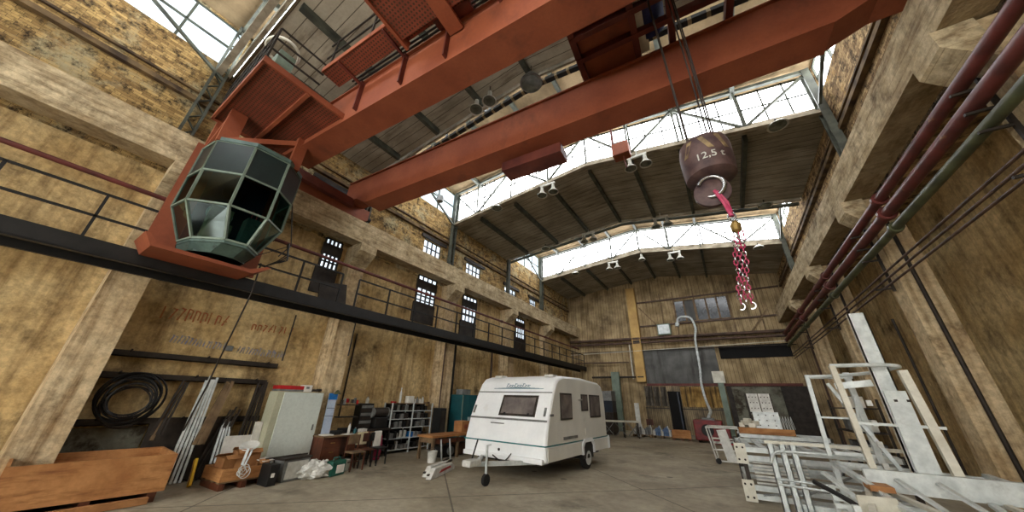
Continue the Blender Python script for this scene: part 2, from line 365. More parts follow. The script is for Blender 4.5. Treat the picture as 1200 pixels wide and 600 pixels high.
def slab(y0, y1, zf, name, mat):
    b = MB(); poly = [(-11.9,zf(-11.5)),(-3.5,zf(-3.5)),(4.9,zf(4.5)),(4.9,zf(4.5)+.25),(-3.5,zf(-3.5)+.25),(-11.9,zf(-11.5)+.25)]
    b.prism(poly,'Y',y0,y1); o = struct(name, b, mat)
    for x in NX[1:-1]:
        p = MB(); z = zf(x); p.box((x-.07,y0+.12,z-.2),(x+.07,y1-.12,z+.04)); p.build('purlin', M['truss'], o)
    return o
bays = [(-9.8,-4.4,zl),(-4.4,.9,zh),(.9,6.2,zl),(6.2,11.6,zh),(11.6,17.0,zl),(17.0,22.2,zh),(22.2,27.7,zl)]
for i,(a,c,zf) in enumerate(bays):
    slab(a-(.12 if zf is zh else 0), c+(.12 if zf is zh else 0), zf, 'ceiling', M['roof_low'] if zf is zl else M['roof_high'])

wn = [0]
def window(frame_mb, pane_mb, pane_mat, fmat=None):
    wn[0] += 1
    f = frame_mb.build('window_%d' % wn[0], fmat or M['truss']); f['kind'] = 'structure'
    pane_mb.build('pane', pane_mat, f)
    return f

# transverse glazing between low and high roofs
for fi, y in enumerate(FACES):
    fr, pn = MB(), MB()
    xs = [-11.45+.66*i for i in range(25)]
    xs = [x for x in xs if x < 4.45]+[4.45]
    lo = lambda x: zl(x)+.25
    hi = lambda x: zh(x)-.02
    for x0,x1 in ((-11.45,-3.5),(-3.5,4.45)):
        pn.prism([(x0,lo(x0)),(x1,lo(x1)),(x1,hi(x1)),(x0,hi(x0))],'Y',y-.01,y+.01)
        for k in (.04,.5,.96):
            fr.bar((x0,y,lo(x0)*(1-k)+hi(x0)*k),(x1,y,lo(x1)*(1-k)+hi(x1)*k),.06,.06 if k==.5 else .1)
    for k,x in enumerate(xs): fr.bar((x,y,lo(x)),(x,y,hi(x)),.05 if k%3 else .08,.06,up=(0,1,0))
    window(fr, pn, M['pane_out'] if fi != 3 else M['pane_out'])
    # pale fascia at the slab edge, seen under the glass
    f = MB(); s = -1 if fi in (1,3,5) else 1; yy = y+.02*s
    for x0,x1 in ((-11.45,-3.5),(-3.5,4.45)):
        f.prism([(x0,zl(x0)-.06),(x1,zl(x1)-.06),(x1,zl(x1)+.27),(x0,zl(x0)+.27)],'Y',y+(-.14 if s<0 else .06),y+(-.06 if s<0 else .14))
    struct('trim_%d' % (fi+1), f, M['fascia'])

# roof trusses
where = {-4.4:'above the hall behind the crane',.9:'straight over the crane cab',6.2:'with dark laced bottom chord just beyond the crane',11.6:'in front of the big bright glazing',
         17.0:'behind the big bright glazing',22.2:'nearest the back wall'}
for y in FACES:
    side = -1 if y in (.9,11.6,22.2,-4.4+100) else 1
    if y == -4.4: side = 1
    ty = y+.32*side
    t = thing('roof_truss', 'green-grey steel roof truss spanning the hall, '+where[y], 'roof truss', (-3.5,ty,10.5), world=True)
    dk = y in (6.2,17.0,-4.4)
    bc = MB(); tcb = MB()
    for i in range(len(NX)-1):
        a, c = NX[i], NX[i+1]
        bc.bar((a,ty,zl(a)-.08),(c,ty,zl(c)-.08),.16,.12)
        tcb.bar((a,ty,zh(a)-.12),(c,ty,zh(c)-.12),.12,.12)
    if NX[4] != -3.5: pass
    bc.build('bottom_chord', M['truss_dk'] if y == 6.2 else (M['fascia'] if side < 0 else M['truss']), t); tcb.build('top_chord', M['truss'], t)
    for i,x in enumerate(NX[1:-1]):
        p = MB(); p.bar((x,ty,zl(x)-.05),(x,ty,zh(x)-.12),.07,.07); p.build('truss_post', M['truss'], t)
    for i in range(len(NX)-1):
        a, c = NX[i], NX[i+1]
        p = MB()
        if i%2 == 0: p.bar((a,ty,zh(a)-.15),(c,ty,zl(c)),.08,.08)
        else: p.bar((a,ty,zl(a)),(c,ty,zh(c)-.15),.08,.08)
        p.build('truss_diagonal', M['truss'], t)

# side walls -------------------------------------------------------
PY = [-4.2, 1.0, 6.14, 11.36, 16.65, 21.95, 27.3]
def side_wall(left):
    sx = 1 if left else -1
    X = XL if left else XR
    name = 'wall_left' if left else 'wall_right'
    root = MB()
    o_ = X-.4*sx
    # lower recessed wall
    xa = X+.1*sx if left else 5.5
    if not left: o_ = 5.9
    root.box((min(o_,xa),Y0,0),(max(o_,xa),Y1,7.1))
    w = struct(name, root, M['plaster'])
    o_ = X-.4*sx
    if not left: o_ = 5.9
    up = MB()
    def bx(mb,y0,y1,z0,z1,xi=X,xo=o_): mb.box((min(xi,xo),y0,z0),(max(xi,xo),y1,z1))
    # small upper windows cut as gaps
    bricks_holes = [(9.57,10.79,8.5,9.25),(12.85,14.25,8.5,9.2),(16.9,18.4,8.35,8.95),(20.3,21.4,8.4,9.0),(4.2,5.4,8.5,9.25)] if left else []
    hs = sorted(bricks_holes); y = Y0
    for h in hs:
        bx(up,y,h[0],7.1,10.4); bx(up,h[0],h[1],7.1,h[2]); bx(up,h[0],h[1],h[3],10.4); y = h[1]
    bx(up,y,Y1,7.1,10.4)
    # above 10.4: solid in low bays, window in high bays
    for a,c,zf in bays:
        if zf is zl: bx(up,a,c,10.4,11.4)
        else:
            bx(up,a,c,10.4,11.3); bx(up,a,a+.25,11.3,13.1); bx(up,c-.25,c,11.3,13.1); bx(up,a,c,12.95 if left else 12.4,13.2)
    up.build('brickwork', M['brick_left'] if left else M['brick_right'], w)
    for h in hs:
        fr, pn = MB(), MB()
        pn.box((X-.15,h[0],h[2]),(X-.13,h[1],h[3]))
        n = 4
        for i in range(n+1):
            yy = h[0]+(h[1]-h[0])*i/n; fr.box((X-.15,yy-.03,h[2]),(X-.08,yy+.03,h[3]))
        for z in (h[2],(h[2]+h[3])/2,h[3]): fr.box((X-.15,h[0],z-.025),(X-.08,h[1],z+.025))
        # projecting surround
        fr.box((X-.02,h[0]-.25,h[3]+.02),(X+.12,h[1]+.25,h[3]+.18)); fr.box((X-.02,h[0]-.25,h[2]-.14),(X+.06,h[1]+.25,h[2]-.02))
        window(fr, pn, M['pane_small'], M['steel_dark'])
    for a,c,zf in bays:
        if zf is zh:
            fr, pn = MB(), MB(); xo = X-.1*sx
            zt = 12.95 if left else 12.4
            pn.box((xo-.01,a+.25,11.3),(xo+.01,c-.25,zt))
            n = 4
            for i in range(n+1):
                yy = a+.25+(c-a-.5)*i/n; fr.bar((xo+.04*sx,yy,11.3),(xo+.04*sx,yy,zt),.06,.06)
            for z in (11.3,(11.3+zt)/2,zt): fr.bar((xo+.04*sx,a+.25,z),(xo+.04*sx,c-.25,z),.06,.06)
            window(fr, pn, M['pane_blue'] if left else M['pane_out'])
            bracing = thing('window_brace','slanting steel brace across the %s clerestory side window %s'%('left' if left else 'right', {-4.4:'behind the camera end',6.2:'beyond the crane',17.0:'near the back wall'}[a]) ,'brace',(X,a+.4,11.3),world=True)
            q = MB(); q.bar((X+.25*sx,c-.15,10.6),(X+.25*sx,a+1.2,zt-.1),.08,.08); q.build('brace_bar',M['truss'],bracing)
    # ledge strips
    for k,(z,d,hh) in enumerate(((9.55,.14,.14),(9.9,.08,.06))):
        l = MB(); xi = X+d*sx; l.box((min(X,xi),Y0,z),(max(X,xi),Y1,z+hh)); l.build('ledge', M['ledge'], w)
    return w
wall_l = side_wall(True); wall_r = side_wall(False)

# back & front walls
def end_poly(): return [(XL-.4,0),(XR+1.4,0),(XR+1.4,zl(4.5)+.6),(-3.5,12.4),(XL-.4,zl(-11.5)+.6)]
b = MB(); b.prism(end_poly(),'Y',Y1,Y1+.3); wall_b = struct('wall_back', b, M['plaster_back'])
b = MB(); b.prism(end_poly(),'Y',Y0-.3,Y0); struct('wall_front', b, M['plaster'])
# unseen glazed gate added behind the camera to brighten the near half
fr, pn = MB(), MB(); pn.box((-9.5,Y0+.03,.8),(2.8,Y0+.05,7.6))
for k in range(13): fr.bar((-9.5+12.3*k/12,Y0+.08,.8),(-9.5+12.3*k/12,Y0+.08,7.6),.08,.06,up=(0,1,0))
for z in (.8,2.5,4.2,5.9,7.6): fr.bar((-9.5,Y0+.08,z),(2.8,Y0+.08,z),.08,.08)
window(fr, pn, M['pane_fill'])

# pillars with corbels (both sides) and runway beams
pos_words = ['near the camera end','at the left edge behind the cab','left of the blue-topped poster','beside the petrol blue cupboard','third before the back wall','second before the back wall','in the back corner']
pos_words_r = ['beside the camera','alongside the crane girder','nearest the galvanised frames','sunlit, behind the galvanised frames','third before the back wall','second before the back wall','in the back corner']
for left in (True, False):
    sx = 1 if left else -1
    for i,y in enumerate(PY[:-1]):
        if not left and i == 1: pass
        X = XL if left else XR
        t = thing('concrete_pillar', 'tall ochre plastered pillar on the %s wall, %s' % ('left' if left else 'right', (pos_words if left else pos_words_r)[i]), 'pillar', (X+(.45*sx),y,0), world=True)
        w = .3
        xf = -10.7 if left else 4.0
        s1 = MB(); s1.box((min(X,xf),y-w,0),(max(X,xf)+(0 if left else .06),y+w,4.34 if left else 7.05)); s1.build('shaft', M['pillar'], t)
        if left:
            s2 = MB(); s2.box((X,y-w,4.65),(-10.95,y+w,7.09)); s2.build('upper_shaft', M['pillar'], t)
        # corbel: profile in x,z
        xa, xb = (-10.95,-10.42) if left else (4.0,3.62)
        cb = MB(); poly = [(xa+(-.05*sx),7.09),(xb,7.09),(xb,6.78),(xa,6.3),(xa+(-.05*sx),6.3)]
        cb.prism(poly,'Y',y-w-.03,y+w+.03); cb.build('corbel', M['concrete_warm'], t)
    t = thing('crane_runway_beam', 'long board-marked concrete crane beam along the %s wall' % ('left' if left else 'right'), 'beam', (-10.8 if left else 4.0, 0, 7.1), world=True)
    a, c = (-11.05,-10.5) if left else (3.7,4.25)
    b = MB(); b.box((a,Y0,7.1),(c,Y1,7.95)); b.build('beam_body', M['concrete_warm'], t)
    r = MB(); xr = -10.95 if left else 4.15
    r.box((xr-.06,Y0,7.95),(xr+.06,Y1,8.05)); r.build('crane_rail', M['steel_dark'], t)

# steel wall columns above the runway beam
for left in (True, False):
    for i,y in enumerate((.62,6.2,11.33,17.0,21.93)):
        big = i in (0,2,4)
        if not big and not left: continue
        x = -11.3 if left else 4.3
        t = thing('steel_wall_column', '%s dark green steel column on the %s wall %s' % ('laced' if big else 'slim', 'left' if left else 'right', ['over the crane cab','between the crane girders and the far glazing','at the near edge of the big glazing','under the second low roof','nearest the back wall'][i]), 'column', (x,y,8), world=True)
        z0, z1 = 7.95, zh(x)-.1 if big else zl(x)-.05
        w = .13 if big else .08
        for s in (-1,1):
            q = MB(); q.box((x-.1,y+s*w-.03,z0),(x+.1,y+s*w+.03,z1)); q.build('flange', M['truss'], t)
        q = MB(); n = int((z1-z0)/.3)
        for k in range(n):
            za = z0+(z1-z0)*k/n; zb = z0+(z1-z0)*(k+1)/n; s = 1 if k%2 else -1
            q.bar((x,y-s*w,za),(x,y+s*w,zb),.05,.03)
        q.build('lacing', M['truss'], t)

# niche windows at walkway level
for (ya,yb,z1,z0) in ((5.0,5.6,7.15,6.0),(9.45,10.6,7.2,5.9),(12.7,13.85,7.1,5.7),(18.2,19.3,7.0,5.7)):
    fr, pn = MB(), MB(); x = -11.39
    pn.box((x-.01,ya,z0),(x+.01,yb,z1-.62)); pn.box((x-.01,ya,z1-.2),(x+.01,yb,z1))
    n = 4
    for i in range(n+1):
        y = ya+(yb-ya)*i/n; fr.box((x-.01,y-.035,z0),(x+.05,y+.035,z1))
    for z in (z0,z0+(z1-.62-z0)*.5,z1): fr.box((x-.01,ya,z-.03),(x+.05,yb,z+.03))
    fr.box((x-.01,ya-.06,z1-.62),(x+.06,yb+.06,z1-.2)); fr.box((x-.01,ya-.1,z0-.9),(x+.03,yb+.1,z0))
    window(fr, pn, M['pane_small'], M['steel_dark'])

# left walkway ------------------------------------------------------
t = thing('gallery_walkway', 'long black steel gallery walkway bolted along the left wall', 'walkway', (-10.3,0,4.35), world=True)
b = MB(); b.box((-10.68,Y0,4.5),(-10.08,Y1-.05,4.56)); b.build('deck', M['steel_dark'], t)
b = MB(); b.box((-10.08,Y0,4.3),(-10.02,Y1-.05,4.6)); b.box((-10.14,Y0,4.28),(-10.02,Y1-.05,4.31)); b.build('edge_channel', M['black'], t)
b = MB(); b.box((-10.68,Y0,4.22),(-10.6,Y1-.05,4.5)); b.build('wall_channel', M['black'], t)
for y in [-3.5+1.3*i for i in range(24)]:
    b = MB(); b.box((-10.6,y-.03,4.38),(-10.08,y+.03,4.5)); b.build('cross_bearer', M['black'], t)
def railing(y0, y1, label):
    t = thing('walkway_railing', label, 'railing', (-10.05,y0,4.6), world=True)
    n = max(1,round((y1-y0)/1.25))
    for i in range(n+1):
        y = y0+(y1-y0)*i/n; p = MB(); p.bar((-10.05,y,4.56),(-10.05,y,5.55),.045,.045); p.build('post', M['black'], t)
    for z in (5.55,5.05):
        p = MB(); p.bar((-10.05,y0,z),(-10.05,y1,z),.045,.045); p.build('rail', M['black'], t)
railing(-6.0,1.3,'black steel railing of the gallery left of the crane cab')
railing(2.75,5.25,'short black gallery railing just right of the crane cab')
railing(5.85,27.3,'long black gallery railing running to the back wall')
# hinged gate pieces beside cab and at gap
p = thing('gallery_chain_gate','sagging dark sheet leaning on the gallery by the railing gap','sheet',(-10.3,5.4,4.56),world=True)
b = MB(); b.cb((-10.4,5.25,4.9),(.05,.9,.75),rx=math.radians(10)); b.build('sheet', M['steel_dark'], p)
# red pipe
def pipe(name, pts, r, mat, label, cat='pipe', joints=None, jm=None):
    t = thing(name, label, cat, pts[0], world=True)
    b = MB(); b.tube(pts, r, 10); b.build('pipe_run', mat, t, smooth=True)
    if joints:
        for q in joints:
            q0 = Vector(q); d = (Vector(pts[1])-Vector(pts[0])).normalized()*.05
            b = MB(); b.tube([q0-d,q0+d], r*1.5, 10); b.build('coupling', jm or mat, t, smooth=True)
    return t
pipe('service_pipe', [(-10.6,Y0+.1,6.1),(-10.6,Y1-.1,6.1)], .055, M['pipe_red'], 'thin oxblood red pipe running above the left gallery', joints=[(-10.6,y,6.1) for y in (-3,3.2,9.4,15.4,21)])
# right pipes
for x,z,r,m,l in ((3.78,6.3,.1,'pipe_red','upper thick oxblood pipe under the right crane beam'),(3.78,5.92,.11,'pipe_red','lower thick oxblood pipe under the right crane beam'),
                (3.8,5.56,.085,'pipe_green','dull green pipe below the two red pipes on the right wall')):
    pipe('service_pipe', [(x,Y0+.1,z),(x,Y1-.1,z)], r, M[m], l, joints=[(x,y,z) for y in (3.0,9.6,15.2,20.8)])
for x,z,l in ((3.9,5.05,'top thin conduit of the bundle on the right wall'),(3.9,4.9,'second thin conduit of the bundle on the right wall'),(3.9,4.75,'lowest thin conduit of the bundle on the right wall')):
    pipe('conduit', [(x,Y0+.1,z),(x,Y1-.1,z)], .025, M['pipe_brown'], l, 'conduit')
# brackets holding right pipes
for i,y in enumerate(PY[1:-1]):
    t = thing('pipe_bracket','angle iron pipe bracket on the right wall pillar %s' % pos_words_r[i+1],'bracket',(4.0,y,5),world=True)
    b = MB(); b.bar((3.97,y+.1,6.5),(3.97,y+.1,4.6),.05,.05); b.build('upright', M['steel_dark'], t)
    for z in (6.17,5.79,5.45,4.68):
        b = MB(); b.bar((4.0,y+.1,z),(3.65,y+.1,z),.04,.04); b.build('arm', M['steel_dark'], t)
# vertical downpipes on right pillars
for i,y in enumerate((11.06,16.35)):
    t = pipe('downpipe', [(4.25,y-.07,6.9),(4.25,y-.07,.0)], .04, M['steel_dark'], 'dark vertical pipe on the camera side of the right pillar %s' % ('nearest the frames' if i == 0 else 'behind the galvanised frames'))
for i in range(4):
    pipe('downpipe', [(4.3,22.6+i*.5,5.6),(4.3,22.6+i*.5,.0)], .06, M['pipe_brown'], '%s vertical pipe in the row near the back right corner' % ['first','second','third','fourth'][i])

# left wall details
pipe('conduit', [(-10.66,6.0,4.3),(-10.66,6.42,4.2),(-10.66,6.42,3.1)], .02, M['black'], 'bent black conduit on the pillar left of the shelves', 'conduit')
pipe('conduit', [(-11.36,7.0,4.0),(-11.36,7.0,1.2)], .025, M['steel_dark'], 'vertical dark conduit in the recess above the drawer bench', 'conduit')
pipe('conduit', [(-10.66,11.0,4.2),(-10.66,11.0,1.0)], .03, M['pipe_brown'], 'brown vertical conduit on the pillar beside the petrol blue cupboard', 'conduit')
pipe('downpipe', [(-10.9,11.9,4.4),(-10.9,11.9,.0)], .09, M['black'], 'black downpipe in the recess behind the petrol blue cupboard')
pipe('downpipe', [(-11.2,15.4,4.4),(-11.2,15.4,.0)], .06, M['pipe_brown'], 'brown downpipe on the left wall behind the caravan')
pipe('conduit', [(-11.3,4.75,4.2),(-11.3,4.75,2.8)], .02, M['steel_dark'], 'short conduit on the wall right of the faded lettering', 'conduit')
# hanging wire from cab area down to the floor
pipe('hanging_cable', [(-9.75,2.9,5.0),(-9.8,2.95,4.2),(-10.6,3.05,2.6),(-10.9,3.1,2.0),(-11.0,3.0,.9)], .018, M['steel_dark'], 'dark cable hanging from the crane cab down to the wall rack', 'cable')

# faded lettering on the left wall (worn past reading: short brush marks)
def marks(y0, y1, z0, z1, h, mat, label, n, gap):
    t = thing('painted_lettering', label, 'lettering', (-11.4,(y0+y1)/2,z0), world=True)
    r = random.Random(int(y0*100)+n); b = MB()
    for i in range(n):
        if gap and gap[0] < i/n < gap[1]: continue
        y = y0+(y1-y0)*i/n; z = z0+(z1-z0)*i/n
        st = r.choice([0,1,2,3]); w = (y1-y0)/n*.55; x = -11.396
        hh = h*(.75+.3*r.random())
        if st in (0,3): b.bar((x,y,z),(x,y,z+hh),.03,.006,up=(1,0,0))
        if st in (1,2): b.bar((x,y,z),(x,y+w,z+hh),.03,.006,up=(1,0,0))
        if st in (2,3): b.bar((x,y,z+hh),(x,y+w,z+hh*.9),.006,.03)
        if st == 3: b.bar((x,y+w,z+hh*.9),(x,y+w,z+hh*.2),.03,.006,up=(1,0,0))
        if st == 1: b.bar((x,y,z+hh*.4),(x,y+w,z+hh*.4),.006,.03)
    b.build('brush_marks', mat, t)
marks(1.85,3.2,3.5,3.55,.32,M['graf_red'],'faded red painted letters high on the left wall',9,None)
marks(3.75,4.9,3.55,3.6,.22,M['graf_red'],'second row piece of faded red letters right of the hanging cable',8,None)
marks(2.2,3.35,2.98,2.92,.2,M['graf_blue'],'faded blue painted letters above the wall bar, left of the cable',16,None)
marks(3.6,4.85,2.9,2.86,.2,M['graf_blue'],'faded blue painted letters above the wall bar, right of the cable',17,None)
b = MB(); b.box((-11.4,3.3,2.92),(-11.36,3.48,3.06)); tag(b.build('wall_socket', M['grey'], bevel=.01),'small grey junction plate between the two faded blue words','junction box')

# wall rack: three horizontal angle irons with hanging gear
for z,l,y0,y1 in ((2.63,'uppermost rusty rack rail on the left wall below the lettering',1.32,4.65),(2.17,'middle rusty rack rail on the left wall with coiled hose hooked on',1.32,4.5),(1.25,'lowest rusty rack rail on the left wall behind the wooden crate',1.32,4.6)):
    t = thing('rack_rail', l, 'rack rail', (-11.35,y0,z), world=True)
    b = MB(); b.box((-11.4,y0,z-.06),(-11.22,y1,z-.04)); b.box((-11.24,y0,z-.06),(-11.22,y1,z+.07)); b.build('angle_iron', M['steel_dark'], t)
    for y in (y0+.3,(y0+y1)/2,y1-.3):
        b = MB(); b.bar((-11.4,y,z),(-11.1,y,z+.08),.03,.03); b.build('peg', M['steel_dark'], t)
def coil(cy, cz, r, n, m, label, x=-11.1):
    t = thing('hose_coil', label, 'hose', (x,cy,cz), world=True)
    rr = random.Random(int(cy*50))
    for k in range(n):
        a = r*(1-.05*k+.03*rr.random()); dy = rr.uniform(-.05,.05); dz = rr.uniform(-.1,.0)
        b = MB(); b.tube([(x+.03*k-.05+.02*math.sin(3*q), cy+dy+a*math.cos(q), cz+dz+a*1.0*math.sin(q)) for q in [2*PI*i/32 for i in range(32)]], .018, 6, closed=True); b.build('loop', m, t, smooth=True)
coil(1.95,1.78,.52,9,M['black'],'big coil of black hose hanging on the wall rack')
coil(1.95,1.6,.4,3,M['steel_dark'],'smaller dark cable coil behind the big black hose')
# leaning profiles
def lean(name, y0, z0, y1, z1, w, n, mat, label, cat, x0=-10.85, x1=-11.15, spread=.05):
    t = thing(name, label, cat, (x0,y0,z0), world=True)
    rr = random.Random(int(y0*97+z1*31))
    for k in range(n):
        dy = (k-(n-1)/2)*spread; e = rr.uniform(-.12,.05)
        b = MB(); b.bar((x0+rr.uniform(-.03,.03),y0+dy*1.6,z0),(x1,y1+dy,z1+e),w,w*.6,up=(1,0,0)); b.build('strip', mat, t)
    return t
lean('profile_bundle',3.1,.02,3.22,2.25,.045,5,M['galv'],'bundle of long silvery profiles leaning on the wall rack','metal profiles')
lean('profile_bundle',3.78,.35,3.86,1.3,.04,4,M['galv'],'short bundle of silvery profiles left of the tall grey cabinet','metal profiles',x0=-10.7)
lean('plank_bundle',3.35,.75,3.62,2.2,.07,3,M['wood_grey'],'brown boards leaning behind the silvery profiles','planks')
lean('bar_bundle',2.55,1.0,2.75,2.2,.04,3,M['steel_dark'],'thin dark bars leaning left of the silvery profiles','steel bars')
lean('bar_bundle',2.5,.9,2.66,1.9,.06,1,M['wood_grey'],'short grey board leaning under the hose coils','board')
lean('bar_bundle',4.25,.6,4.38,2.15,.045,5,M['steel_dark'],'dark rods hanging behind the tall grey cabinet','steel bars')
lean('bar_bundle',3.55,.02,3.95,1.5,.035,5,M['steel_dark'],'dark rods leaning behind the pallet of cartons','steel bars')
t = thing('panel_sheet','dark sheet panel leaning between rack and floor','panel',(-11.1,3.3,0),world=True)
b = MB(); b.cb((-11.15,3.2,.62),(.03,1.5,1.2),ry=math.radians(-8)); b.build('sheet', M['steel_dark'], t)
t = thing('panel_sheet','pale mottled plaster board on the wall above the wooden crate','panel',(-11.35,1.9,.8),world=True)
b = MB(); b.box((-11.38,1.3,.7),(-11.34,2.45,1.15)); b.build('sheet', M['concrete_grey'], t)

# ------------------------------------------------------------------ CRANE
CY = math.radians(3.5)
def cr(x,y,z):
    dx, dy = x+3.5, y-4.2
    return (-3.5+dx*math.cos(CY)-dy*math.sin(CY), 4.2+dx*math.sin(CY)+dy*math.cos(CY), z)
crane = thing('overhead_crane','huge red oxide overhead travelling crane with twin girders and driver cab','crane',(-3.5,4.2,8.05),world=True)
def cbox(mb, lo, hi):
    x0,y0,z0 = lo; x1,y1,z1 = hi
    vs = [cr(*p) for p in ((x0,y0,z0),(x1,y0,z0),(x1,y1,z0),(x0,y1,z0),(x0,y0,z1),(x1,y0,z1),(x1,y1,z1),(x0,y1,z1))]
    return mb.add(vs, [(0,3,2,1),(4,5,6,7),(0,1,5,4),(1,2,6,5),(2,3,7,6),(3,0,4,7)])
for (ya,yb) in ((2.83,3.45),(5.52,6.12)):
    b = MB()
    poly = [(-10.9,8.55),(-10.2,8.55),(-9.6,8.2),(3.0,8.2),(3.7,8.5),(4.3,8.5),(4.3,9.35),(-10.9,9.35)]
    k = len(poly)
    vs = [cr(u,ya,v) for u,v in poly]+[cr(u,yb,v) for u,v in poly]
    b.add(vs, [list(range(k))[::-1],[k+i for i in range(k)]]+[[i,(i+1)%k,k+(i+1)%k,k+i] for i in range(k)])
    g = b.build('main_girder', M['orange'], crane)
    f = MB(); cbox(f,(-10.8,ya-.06,9.35),(4.2,yb+.06,9.39)); f.build('top_flange', M['orange'], g)
    f = MB(); cbox(f,(-9.6,ya-.035,8.18),(3.0,yb+.035,8.2)); f.build('bottom_flange', M['orange'], g)
    f = MB(); cbox(f,(-10.6,(ya+yb)/2-.03,9.39),(4.0,(ya+yb)/2+.03,9.45)); f.build('trolley_rail', M['steel_dark'], g)
# end trucks
for xa,xb,nm in ((-11.15,-10.75,'l'),(3.95,4.35,'r')):
    b = MB(); b.prism([(1.1,8.2),(1.3,8.05),(5.7,8.05),(6.0,8.2),(6.0,8.6),(1.1,8.6)],'X',xa,xb)
    e = b.build('end_truck', M['orange'], crane)
    for y in (1.7,5.6):
        w = MB(); w.lathe([(.2,-.08),(.25,-.08),(.25,.08),(.2,.08)],((xa+xb)/2,y,8.3),20,'X'); w.build('wheel', M['steel_dark'], e, smooth=True)
    w = MB(); w.tube([((xa+xb)/2,6.0,8.35),((xa+xb)/2,6.2,8.35)],.09,10); w.build('buffer', M['black'], e)
b = MB(); cbox(b,(-10.6,3.4,8.3),(-10.4,5.6,8.6)); b.build('tie_beam', M['brown_red'], crane)
# stiffener straps on the near girder
for x in (-6.55,-5.0,-3.7,-.9,1.6):
    s = MB(); cbox(s,(x-.02,2.72,8.35),(x+.02,2.84,9.35)); s.build('stiffener', M['brown_red'], crane)
# catwalk along near girder
b = MB(); cbox(b,(-7.2,2.08,9.28),(3.6,2.55,9.31)); cw = b.build('catwalk_plate', M['orange_dk'], crane)
b = MB(); cbox(b,(-7.2,2.06,9.28),(3.6,2.1,9.44)); b.build('toe_board', M['orange'], cw)
for x in (-6.55,-5.0,-3.7,-2.4,-1.0,.6,2.2):
    b = MB(); b.bar(cr(x,2.08,9.26),cr(x,2.85,9.2),.06,.06); b.build('bracket', M['brown_red'], cw)
for x in [-6.9+1.5*i for i in range(8)]:
    b = MB(); b.bar(cr(x,2.08,9.3),cr(x,2.08,10.3),.04,.04); b.build('rail_post', M['steel_dark'], cw)
for z in (10.3,9.8):
    b = MB(); b.bar(cr(-7.2,2.08,z),cr(3.6,2.08,z),.035,.035); b.build('handrail', M['steel_dark'], cw)
for y in (2.64,2.72): 
    b = MB(); b.tube([cr(-6.8,y,9.36),cr(3.4,y,9.36)],.025,6); b.build('cable_run', M['black'], cw)
# drive platform bulge
b = MB(); cbox(b,(-4.7,1.5,9.1),(-2.3,2.4,9.14)); dp = b.build('drive_platform', M['orange_dk'], crane)
b = MB(); cbox(b,(-4.75,1.47,9.05),(-4.68,2.6,9.3)); cbox(b,(-3.65,1.47,9.02),(-3.3,2.8,9.1)); cbox(b,(-2.35,1.47,9.05),(-2.28,2.6,9.3)); cbox(b,(-4.7,1.45,9.05),(-2.3,1.5,9.3)); b.build('platform_frame', M['orange'], dp)
b = MB(); b.tube([cr(-3.9,2.6,9.45),cr(-3.0,2.6,9.45)],.2,16); b.build('travel_motor', M['brown_red'], dp, smooth=True)
# cab access platform
b = MB(); b.box((-9.95,.82,8.42),(-7.0,2.75,8.46)); pl = b.build('cab_platform', M['orange_dk'], crane)
b = MB()
b.box((-9.95,.8,8.36),(-7.0,.85,8.52)); b.box((-7.04,.8,8.36),(-6.98,2.8,8.52)); b.box((-9.95,1.72,8.32),(-7.0,1.8,8.42)); b.box((-9.99,.8,8.36),(-9.91,2.8,8.52)); b.build('platform_frame', M['orange'], pl)
for x in (-9.9,-9.5,-9.1,-8.7,-8.3,-7.9,-7.5,-7.05):
    b = MB(); b.bar((x,.84,8.5),(x,.84,9.55),.04,.04); b.build('rail_post', M['steel_dark'], pl)
for z in (9.55,9.2,8.85):
    b = MB(); b.bar((-9.9,.84,z),(-7.05,.84,z),.035,.035); b.bar((-7.03,.84,z),(-7.03,1.9,z),.035,.035); b.build('handrail', M['steel_dark'], pl)
b = MB(); b.box((-8.2,1.05,8.47),(-7.5,1.4,9.5)); b.build('control_cabinet', M['teal_lt'], pl, bevel=.01)
b = MB(); b.tube([(-7.85+.42*math.cos(q),1.15+.42*math.sin(q)*.8,9.8) for q in [2*PI*i/28 for i in range(28)]],.035,8,closed=True); b.build('guard_hoop', M['galv_cream'], pl, smooth=True)
# hangers between platform and cab
hang = MB(); hang.bar((-9.2,1.15,7.4),(-9.2,1.15,8.4),.34,.14); hang.build('cab_hanger', M['orange'], crane)
hang = MB(); hang.bar((-8.75,2.5,7.4),(-8.75,2.5,8.4),.26,.14); hang.build('cab_hanger', M['orange'], crane)
hang = MB(); hang.bar((-10.0,1.0,7.4),(-10.0,1.0,8.4),.12,.12); hang.build('cab_hanger', M['orange'], crane)
hang = MB(); hang.bar((-10.0,2.6,7.4),(-10.0,2.6,8.4),.12,.12); hang.build('cab_hanger', M['orange'], crane)
hang = MB(); hang.bar((-9.2,1.15,7.5),(-8.75,2.5,8.25),.14,.14); hang.build('cab_brace', M['orange'], crane)
hang = MB(); hang.bar((-9.95,1.0,7.5),(-9.3,1.05,8.35),.08,.08); hang.build('cab_brace', M['orange'], crane)
